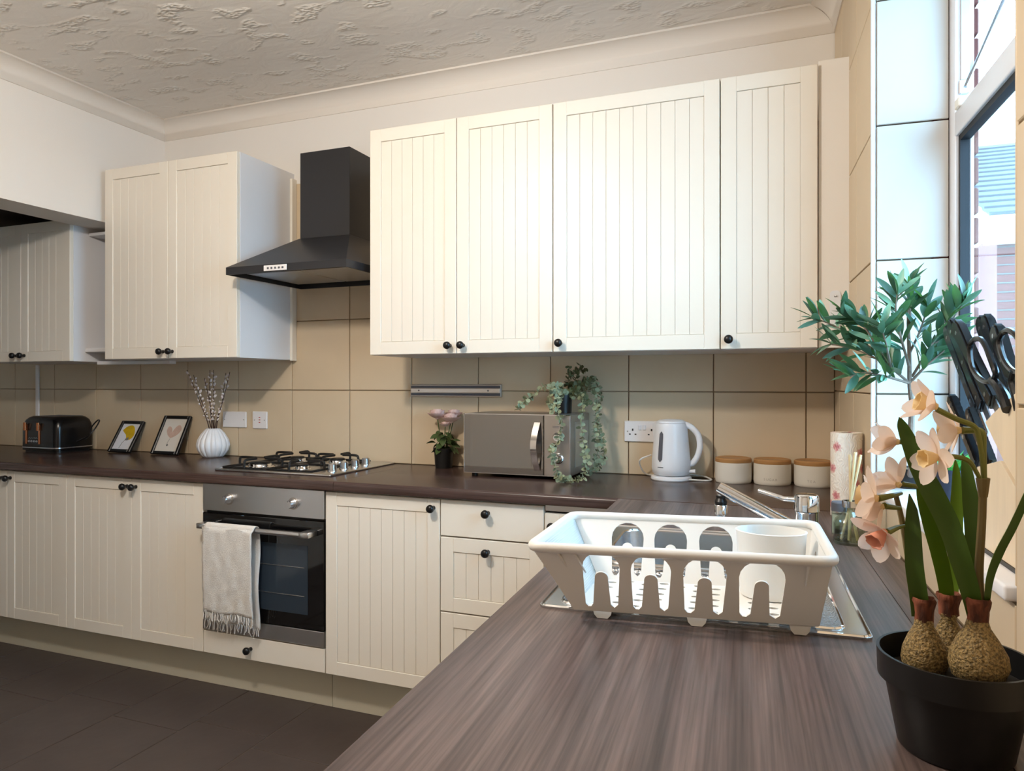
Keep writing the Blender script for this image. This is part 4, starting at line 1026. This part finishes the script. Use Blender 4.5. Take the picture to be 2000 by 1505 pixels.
for s in (.085, .145, .93):
    p = Tn['nl'].lerp(Tn['nr'], s); q = Bn['nl'].lerp(Bn['nr'], s); a = p.lerp(q, .06) + Vector((0, -.006, 0)); b = p.lerp(q, .38) + Vector((0, -.003, 0))
    MB().tube([a, b], [.003, .0012], 6).obj('rib', 'rack_white', rk)
cu = RW(1.60, .275, ZB + .003)
t = thing('cutlery_cup', 'plain white oval cutlery cup standing inside the dish rack', 'cup', tuple(cu), SKEW)
m = MB().lathe([(0, 0), (.047, 0), (.049, .004), (.055, .104), (.0565, .107), (.054, .108), (.0525, .104), (.0465, .006), (0, .005)], 48); 
o = m.obj('shell', 'rack_white', t, angle=50); o.scale = (1.0, .82, 1)

# ------------------------------------------------------------------ OLIVE TREE on the sill
ob = RW(.925, -.064, SILL + .0005)
ot = thing('olive_tree', 'small artificial olive tree in a low black pot on the window sill', 'plant', tuple(ob))
addobj('pot', pot_mesh(.046, .040, .046, .010, 'black_plastic'), ot)
m = MB()
for i in range(60):
    a = random.uniform(0, 2 * PI); r_ = random.uniform(0, .04); p = Vector((r_ * math.cos(a), r_ * math.sin(a), .026)); d = Vector((random.uniform(-.02, .02), random.uniform(-.02, .02), random.uniform(.01, .035)))
    m.tube([p, p + d * .6, p + d + Vector((random.uniform(-.01, .01), 0, -.006))], .0011, 4)
tag(m.obj('moss', 'moss', ot), kind='stuff')
W0 = lambda px, py, d: pt(px, py, d) - ob
fork = W0(1777, 748, 1.60)
trunk = smooth_path([Vector((0, 0, .02)), W0(1782, 900, 1.595), W0(1780, 840, 1.60), W0(1781, 790, 1.60), fork, W0(1776, 690, 1.60), W0(1774, 630, 1.60), W0(1775, 575, 1.61)], 5)
MB().tube(trunk, [.0085 - .0060 * k / (len(trunk) - 1) for k in range(len(trunk))], 9).obj('trunk', 'olive_bark', ot)
brs = [[fork, W0(1745, 722, 1.60), W0(1712, 700, 1.62), W0(1670, 682, 1.66), W0(1625, 672, 1.70)], [W0(1752, 726, 1.6), W0(1715, 690, 1.66), W0(1665, 655, 1.70), W0(1620, 632, 1.75), W0(1592, 622, 1.76)],
       [W0(1735, 712, 1.62), W0(1700, 655, 1.64), W0(1672, 620, 1.66)], [W0(1777, 720, 1.6), W0(1760, 660, 1.58), W0(1750, 610, 1.57), W0(1752, 575, 1.57)],
       [W0(1776, 690, 1.6), W0(1795, 650, 1.59), W0(1812, 600, 1.585)], [fork, W0(1808, 715, 1.57), W0(1838, 690, 1.55), W0(1862, 670, 1.54)],
       [W0(1782, 735, 1.6), W0(1815, 680, 1.56), W0(1850, 630, 1.54), W0(1885, 590, 1.52)], [W0(1776, 640, 1.6), W0(1778, 590, 1.6), W0(1775, 555, 1.6)], [W0(1812, 690, 1.57), W0(1850, 640, 1.56), W0(1872, 605, 1.55)],
       [fork, W0(1730, 735, 1.58), W0(1690, 728, 1.57), W0(1660, 735, 1.57)], [W0(1715, 690, 1.66), W0(1690, 640, 1.66), W0(1650, 615, 1.66)], [W0(1740, 720, 1.6), W0(1730, 670, 1.56), W0(1722, 640, 1.55)]]
ol = [leaf_mesh('leaf', .064, .0175, 'olive_leaf', .10, .25, 7, .75), leaf_mesh('leaf', .056, .0155, 'olive_leaf', .22, .25, 7, .75), leaf_mesh('leaf', .060, .0150, 'olive_leaf_light', .05, .25, 7, .75)]
def vof(q): q = q + ob; return -((q.x - XC) * math.cos(SKEW) + (q.y - YB) * math.sin(SKEW))
def uof(q): q = q + ob; return (q.x - XC) * UX + (q.y - YB) * UY
for bi, b in enumerate(brs):
    P = smooth_path(b, 5)
    MB().tube(P, [.0032 - .0020 * k / (len(P) - 1) for k in range(len(P))], 6).obj('branch', 'olive_bark', ot)
    for k in range(3, len(P)):
        dr = (P[k] - P[k - 1]).normalized()
        for sg in ((1, -1) if k < len(P) - 1 else (1, -1, 1, 0)):
            for tries in range(12):
                side = dr.cross(rnd()).normalized(); d = (dr * .75 + side * .85 * abs(sg) + Vector((0, 0, .22)) + rnd(.15)).normalized()
                tip = P[k] + d * .066
                if vof(tip) > -.155 and (vof(tip) > .01 or uof(tip) > U0 + .012): break
            if random.random() < .93: place('leaf', ol[random.choice((0, 0, 1, 2))], ot, orient(P[k], d, random.uniform(-1.0, 1.0)))

# ------------------------------------------------------------------ small grass plant in a navy pot on the sill
gp = RW(1.285, -.060, SILL + .0003)
t = thing('grass_plant', 'small artificial green plant in a dark navy pot on the window sill', 'plant', tuple(gp))
MB().lathe([(0, 0), (.030, 0), (.034, .002), (.036, .085), (.0335, .085), (.032, .075), (0, .075)], 32).obj('pot', 'navy', t)
gl = leaf_mesh('leaf', .06, .006, 'grass_green', .35, .2, 5)
for i in range(60):
    a = random.uniform(0, 2 * PI); d = Vector((math.cos(a) * .6, math.sin(a) * .6, random.uniform(.5, 1.3)))
    place('leaf', gl, t, orient((.02 * math.cos(a) * random.random(), .02 * math.sin(a) * random.random(), .074), d, random.uniform(-1, 1)))

# ------------------------------------------------------------------ KNIFE BLOCK on the sill
def kp(px, py, v):                       # pixel on the plane v = const -> block-local (along -u, out, up)
    d = pt(px, py, 1.0) - Vector((0, 0, CAMZ)); nx, ny = -math.cos(SKEW), -math.sin(SKEW)
    tt = (XC * nx + YB * ny + v) / (d.x * nx + d.y * ny)
    q = d * tt + Vector((0, 0, CAMZ)); return (q.x - XC) * UX + (q.y - YB) * UY, q.z
KV = -.020
kb = thing('knife_block', 'pale wooden stepped knife block on the window sill', 'knife block', RW(1.68, KV, SILL + .0004), SKEW)
kob = RW(1.68, KV, SILL + .0004)
def kprism(poly_uz, v0, v1, name, m, c=0):   # polygon in (u, z), thickness from v0 to v1 (v0 nearest the room)
    M = Matrix(((0, 0, 1, 0), (-1, 0, 0, 0), (0, 1, 0, 0), (0, 0, 0, 1)))
    mb = MB().prism([(u - 1.68, z - SILL - .0004) for u, z in poly_uz], v0 - v1, M)
    for p in mb.v: p.x += KV - v0
    return mb.obj(name, m, kb)
kprism([(1.594, SILL + .0004), (1.808, SILL + .0004), (1.808, SILL + .006), (1.594, SILL + .006)], KV, KV - .105, 'base', 'black_plastic')
kprism([(1.597, SILL + .0065), (1.806, SILL + .0065), (1.806, 1.120), (1.700, 1.172), (1.597, 1.152)], KV - .002, KV - .103, 'front_step', 'block_wood')
kprism([(1.806, 1.124), (1.704, 1.1745), (1.628, 1.222), (1.662, 1.236), (1.806, 1.285)], KV - .004, KV - .101, 'upper_block', 'block_wood')
knv = []
def knife(p_in, p_out, v, ribbed=False, label='black riveted knife handle in the top of the wooden block', w=.021, t_=.014):
    (u0, z0), (u1, z1) = p_in, p_out
    a, b = RW(u0, v, z0), RW(u1, v, z1); L = (b - a).length; d = (b - a).normalized()
    k = thing('ribbed_knife' if ribbed else 'kitchen_knife', label, 'knife', tuple(a), 0, 'steak knives in the low step' if ribbed else 'kitchen knives in the upper block')
    out = Vector((math.cos(SKEW), math.sin(SKEW), 0)); sd = out.cross(d).normalized()
    M = Matrix(((sd.x, out.x, d.x, 0), (sd.y, out.y, d.y, 0), (sd.z, out.z, d.z, 0), (0, 0, 0, 1)))
    pr_ = []; n = 14
    top = [(-w * .42, .006), (-w * .40, L * .3), (-w * .48, L * .7), (-w * .62, L * .9), (-w * .45, L * .985), (0, L)]
    bot = [(w * .45, L * .985), (w * .66, L * .9), (w * .62, L * .75), (w * .5, L * .5), (w * .50, L * .2), (w * .62, .006)]
    if ribbed:
        bot = []
        for i in range(12): bot += [(w * .60, L * (.92 - .07 * i)), (w * .50, L * (.885 - .07 * i))]
        bot = [(w * .45, L * .985)] + bot + [(w * .5, .006)]
    m = MB().prism([(x, z) for x, z in top + bot], t_, Matrix(((1, 0, 0, 0), (0, 0, 1, -t_ / 2), (0, 1, 0, 0), (0, 0, 0, 1))))
    bm = bmesh.new(); me = m.mesh('h', None, False); bm.from_mesh(me); bmesh.ops.bevel(bm, geom=[e for e in bm.edges if abs(e.verts[0].co.y - e.verts[1].co.y) < 1e-6], offset=.0028, segments=2, affect='EDGES', clamp_overlap=True)
    MB().bm(bm, M).obj('handle', 'black_gloss', k, angle=50)
    MB().box(-w * .35, w * .35, -.001, .001, -.06, .008).obj('blade', 'steel', k).matrix_basis = M
    for s in ((.12, .5, .87) if not ribbed else (.87, .4)):
        r_ = MB().lathe([(0, -t_ / 2 - .0006), (.0036, -t_ / 2 - .0006), (.0036, t_ / 2 + .0006), (0, t_ / 2 + .0006)], 14).obj('rivet', 'rivet', k)
        r_.matrix_basis = M @ Matrix.Translation((0, 0, L * s)) @ Matrix.Rotation(R(90), 4, 'X')
KL = 'black riveted kitchen knife handle standing in the top of the wooden block'
for i, (pi_, po, v) in enumerate((((1945, 792), (1868, 632), -.035), ((1925, 800), (1858, 628), -.058), ((1912, 805), (1850, 640), -.080), ((1978, 775), (1925, 620), -.060), ((1972, 785), (1915, 622), -.083), ((1990, 770), (1945, 640), -.046))):
    knife(kp(*pi_, v), kp(*po, v), v, label=KL, w=.024, t_=.015)
SLB = 'black ribbed steak knife handle poking out of the low step of the block'
for v, bx in ((-.036, 1914), (-.056, 1914), (-.076, 1914), (-.040, 1938), (-.060, 1938), (-.080, 1938)): knife(kp(bx, 912, v), kp(bx - 56 if bx < 1920 else bx - 44, 775 if bx < 1920 else 800, v), v, True, SLB, .019, .014)
# scissors in front of the knives
sa_, sb_ = kp(1975, 795, -.026), kp(1900, 655, -.026)
sc_o = RW(sa_[0], -.026, sa_[1])
sc = thing('kitchen_scissors', 'black kitchen scissors with looped handles in the knife block', 'scissors', tuple(sc_o))
def sp(px, py, v=-.022): u, z = kp(px, py, v); return RW(u, v, z) - sc_o
loop1 = [(1903, 662), (1896, 672), (1895, 695), (1901, 722), (1918, 742), (1938, 743), (1945, 726), (1935, 698), (1925, 675), (1915, 662)]
lp = smooth_path([sp(*p) for p in loop1] + [sp(*loop1[0])], 4)[:-1]
MB().tube(lp, .0042, 8, closed=True).obj('handle_loop', 'black_gloss', sc)
MB().tube(smooth_path([sp(1938, 742), sp(1950, 755), sp(1962, 776), sp(1970, 800)], 4), [.006, .006, .0062, .0065, .007, .007, .0072, .0075, .0078, .008, .008, .008, .008], 10).obj('shank', 'black_gloss', sc)
loop2 = [(1958, 650), (1952, 668), (1960, 700), (1975, 722), (1992, 728), (2003, 712), (1998, 680), (1985, 655), (1970, 645)]
lp = smooth_path([sp(p[0], p[1], -.028) for p in loop2] + [sp(*loop2[0], -.028)], 4)[:-1]
MB().tube(lp, .0042, 8, closed=True).obj('handle_loop', 'black_gloss', sc)
MB().tube(smooth_path([sp(1982, 725, -.028), sp(1978, 745, -.028), sp(1984, 770, -.028), sp(1990, 800, -.028)], 4), .006, 10).obj('shank', 'black_gloss', sc)

# ------------------------------------------------------------------ DAFFODILS in the black pot, nearest the camera
dc = pt(1864, 1470, .722); dc.z = WT + .0003
df = thing('daffodil_plant', 'artificial cream daffodils with three bulbs in a black plastic pot', 'plant', tuple(dc))
MB().lathe([(0, 0), (.049, 0), (.0515, .003), (.0635, .068), (.0695, .069), (.0705, .096), (.0675, .096), (.066, .070), (.0, .070)], 56).obj('pot', 'black_plastic', df, angle=40)
MB().lathe([(0, .0702), (.0655, .0702), (.05, .074), (0, .076)], 32).obj('soil', 'soil', df)
D = lambda px, py, d: pt(px, py, d) - dc
def bulbf(px, ytop, ybot, wpx, d, nw):
    top, bot = D(px, ytop, d), D(px, ybot, d); h = top.z - bot.z; r_ = wpx / 2 / FPX * d; nr = nw / 2 / FPX * d
    b = MB().lathe([(0, 0), (r_ * .5, 0), (r_ * .86, h * .08), (r_, h * .28), (r_ * .93, h * .48), (r_ * .68, h * .70), (r_ * .42, h * .88), (nr * .9, h)], 28, rfun=lambda q, z: 1 + .03 * math.sin(q * 3 + z * 90)).obj('bulb', 'bulb', df, bot, angle=80)
    MB().lathe([(nr * .88, h * .97), (nr * .92, h + .006), (nr * .98, h + .014), (nr * 1.14, h + .019), (nr * 1.05, h + .022), (nr * .7, h + .016)], 20, rfun=lambda q, z: 1 + .09 * math.sin(q * 5 + z * 300) + .05 * math.sin(q * 11)).obj('neck_sheath', 'bulb_neck', b, angle=80)
    return top
bulbf(1805, 1208, 1318, 84, .735, 36); bulbf(1853, 1196, 1296, 62, .785, 38); bulbf(1910, 1210, 1330, 105, .692, 40)
def blade(path, widths, m, name='leaf', face=None, th=.0016, lens=.15):
    P = smooth_path([D(*p) for p in path], 5); n = len(P); vs = []
    for i, p in enumerate(P):
        tng = (P[min(i + 1, n - 1)] - P[max(i - 1, 0)]).normalized()
        vw = -(p + dc - Vector((0, 0, CAMZ))).normalized()
        if face: vw = (vw + Vector(face)).normalized()
        sd = tng.cross(vw).normalized(); nr = sd.cross(tng).normalized()
        s = i / (n - 1) * (len(widths) - 1); k = min(int(s), len(widths) - 2); w = widths[k] + (widths[k + 1] - widths[k]) * (s - k); w *= .5
        for (a, c) in ((-1, 0), (-.5, -lens), (0, -lens * 1.4), (.5, -lens), (1, 0)): vs.append(p + sd * a * w + nr * c * w)
        for (a, c) in ((1, 0), (.5, -lens), (0, -lens * 1.4), (-.5, -lens), (-1, 0)): vs.append(p + sd * a * w + nr * (c * w - (th if abs(a) < 1 else th * .4)))
    k = 10; fs = [(i * k + j, i * k + (j + 1) % k, (i + 1) * k + (j + 1) % k, (i + 1) * k + j) for i in range(n - 1) for j in range(k)] + [tuple(range(k)), tuple((n - 1) * k + j for j in range(k))]
    return MB().add(vs, fs).obj(name, m, df, angle=60)
px_ = .72 / FPX
blade([(1797, 1205, .735), (1795, 1170, .735), (1786, 1105, .735), (1783, 1040, .74), (1781, 995, .745), (1776, 964, .75)], [30 * px_, 33 * px_, 33 * px_, 30 * px_, 20 * px_, 2 * px_], 'daff_leaf')
blade([(1905, 1205, .692), (1896, 1160, .69), (1876, 1092, .69), (1851, 1020, .695), (1818, 955, .70), (1794, 908, .705), (1774, 858, .71), (1762, 830, .712), (1757, 814, .713)], [26 * px_, 32 * px_, 36 * px_, 38 * px_, 38 * px_, 34 * px_, 27 * px_, 18 * px_, 3 * px_], 'daff_leaf')
blade([(1852, 1195, .785), (1848, 1150, .78), (1836, 1090, .77), (1818, 1030, .76), (1803, 975, .755), (1797, 930, .75), (1795, 900, .75)], [22 * px_, 28 * px_, 30 * px_, 27 * px_, 22 * px_, 14 * px_, 3 * px_], 'daff_leaf_light')
blade([(1858, 1195, .79), (1862, 1130, .795), (1867, 1050, .80), (1869, 975, .80), (1868, 925, .80), (1866, 898, .80)], [18 * px_, 24 * px_, 26 * px_, 24 * px_, 15 * px_, 3 * px_], 'daff_leaf_light')
blade([(1903, 1205, .70), (1904, 1150, .705), (1902, 1060, .71), (1896, 980, .72), (1888, 920, .725), (1880, 886, .73)], [22 * px_, 26 * px_, 29 * px_, 28 * px_, 20 * px_, 3 * px_], 'daff_leaf')
blade([(1926, 1200, .692), (1934, 1130, .68), (1952, 1080, .67), (1978, 1030, .655), (2004, 972, .64), (2030, 900, .62)], [10 * px_, 15 * px_, 17 * px_, 16 * px_, 14 * px_, 3 * px_], 'daff_leaf', face=(.6, 0, 0))
def stem(path, r, m='daff_stem', name='stem'):
    P = smooth_path([D(*p) for p in path], 5); rs = [r[0] + (r[1] - r[0]) * k / (len(P) - 1) for k in range(len(P))]
    return MB().tube(P, rs, 8).obj(name, m, df)
stem([(1916, 1205, .694), (1912, 1120, .69), (1917, 1030, .69), (1920, 960, .69), (1922, 938, .69)], (.0042, .0034))
MB().lathe([(.004, -.006), (.0048, 0), (.0062, .012), (.0055, .0125), (.003, 0)], 10, D(1920, 958, .69)).obj('spathe', 'daff_stem', df)
stem([(1922, 940, .69), (1917, 885, .69), (1911, 852, .69), (1902, 832, .69), (1866, 817, .69), (1830, 799, .69)], (.0022, .0028), 'pedicel', 'flower_stalk')
stem([(1923, 940, .69), (1921, 880, .692), (1919, 846, .695), (1905, 840, .70), (1880, 840, .70)], (.0022, .0038), 'pedicel', 'flower_stalk')
stem([(1919, 945, .69), (1906, 920, .688), (1892, 900, .685), (1868, 892, .685), (1836, 893, .685)], (.0018, .0028), 'pedicel', 'flower_stalk')
stem([(1800, 1205, .74), (1776, 1100, .745), (1766, 1040, .75), (1758, 1000, .75), (1750, 968, .75)], (.0032, .0026))
stem([(1792, 950, .74), (1783, 948, .735), (1764, 945, .735)], (.002, .0028), 'pedicel', 'flower_stalk')
stem([(1760, 963, .745), (1740, 968, .73), (1716, 973, .725)], (.002, .0036), 'pedicel', 'flower_stalk')
stem([(1758, 992, .748), (1742, 990, .74), (1727, 987, .735)], (.002, .0034), 'pedicel', 'flower_stalk')
stem([(1768, 1026, .748), (1752, 1030, .735), (1732, 1039, .72)], (.0016, .0036), 'pedicel', 'flower_stalk')
stem([(1776, 862, .74), (1765, 863, .74), (1752, 862, .74)], (.002, .0028), 'pedicel', 'flower_stalk')
pet = leaf_mesh('petal', .029, .0195, 'daff_petal', -.12, .22, 7, .6)
def daffodil(px, py, d, axis, sc=1.0, coral=False, spread=62, roll=0.0):
    """axis is the way the cup opens, in camera terms: (right, up, towards camera)"""
    ax = Vector((axis[0] * CS + axis[2] * SN, axis[0] * SN - axis[2] * CS, axis[1])).normalized()
    p = D(px, py, d)
    q = ax.to_track_quat('Z', 'Y').to_matrix().to_4x4()
    prof = [(.0030, -.004), (.0040, .0), (.0060, .004), (.0078, .010), (.0092, .0150), (.0080, .0148), (.0064, .010), (.0045, .004), (.0, .001)]
    cup = MB().lathe(prof, 18, rfun=lambda a, z: 1 + (.10 * math.sin(a * 7) if z > .012 else 0)).mesh('flower', 'daff_coral' if coral else 'daff_cup', angle=60)
    f = place('flower', cup, df, Matrix.Translation(p) @ q @ Matrix.Rotation(roll, 4, 'Z') @ Matrix.Scale(sc, 4))
    for j in range(6):
        a = 2 * PI * j / 6 + (.1 if j % 2 else -.1); el = R(90 - spread + random.uniform(-12, 12))
        dr = Vector((math.cos(a) * math.cos(el), math.sin(a) * math.cos(el), math.sin(el)))
        place('petal', pet, f, orient((.003 * math.cos(a), .003 * math.sin(a), -.002 if j % 2 else -.001), dr, random.uniform(-.2, .2), (0, 0, 1)))
daffodil(1822, 792, .69, (-.75, .25, -.15), 1.0, spread=55, roll=.3)
daffodil(1868, 840, .70, (-.6, -.05, -.6), 1.0, spread=75, roll=.8)
daffodil(1828, 893, .685, (-.9, -.05, .1), .95, spread=78, roll=.2)
daffodil(1748, 862, .74, (-.75, .1, -.25), .95, spread=42, roll=.6)
daffodil(1752, 944, .735, (-.35, .35, -.6), .95, spread=62, roll=.1)
daffodil(1707, 972, .725, (-.65, .1, -.55), 1.05, spread=72, roll=.5)
daffodil(1720, 990, .735, (-.55, -.25, -.35), .9, spread=65, roll=.0)
daffodil(1724, 1041, .72, (-.65, -.45, .30), 1.0, True, 66, .4)
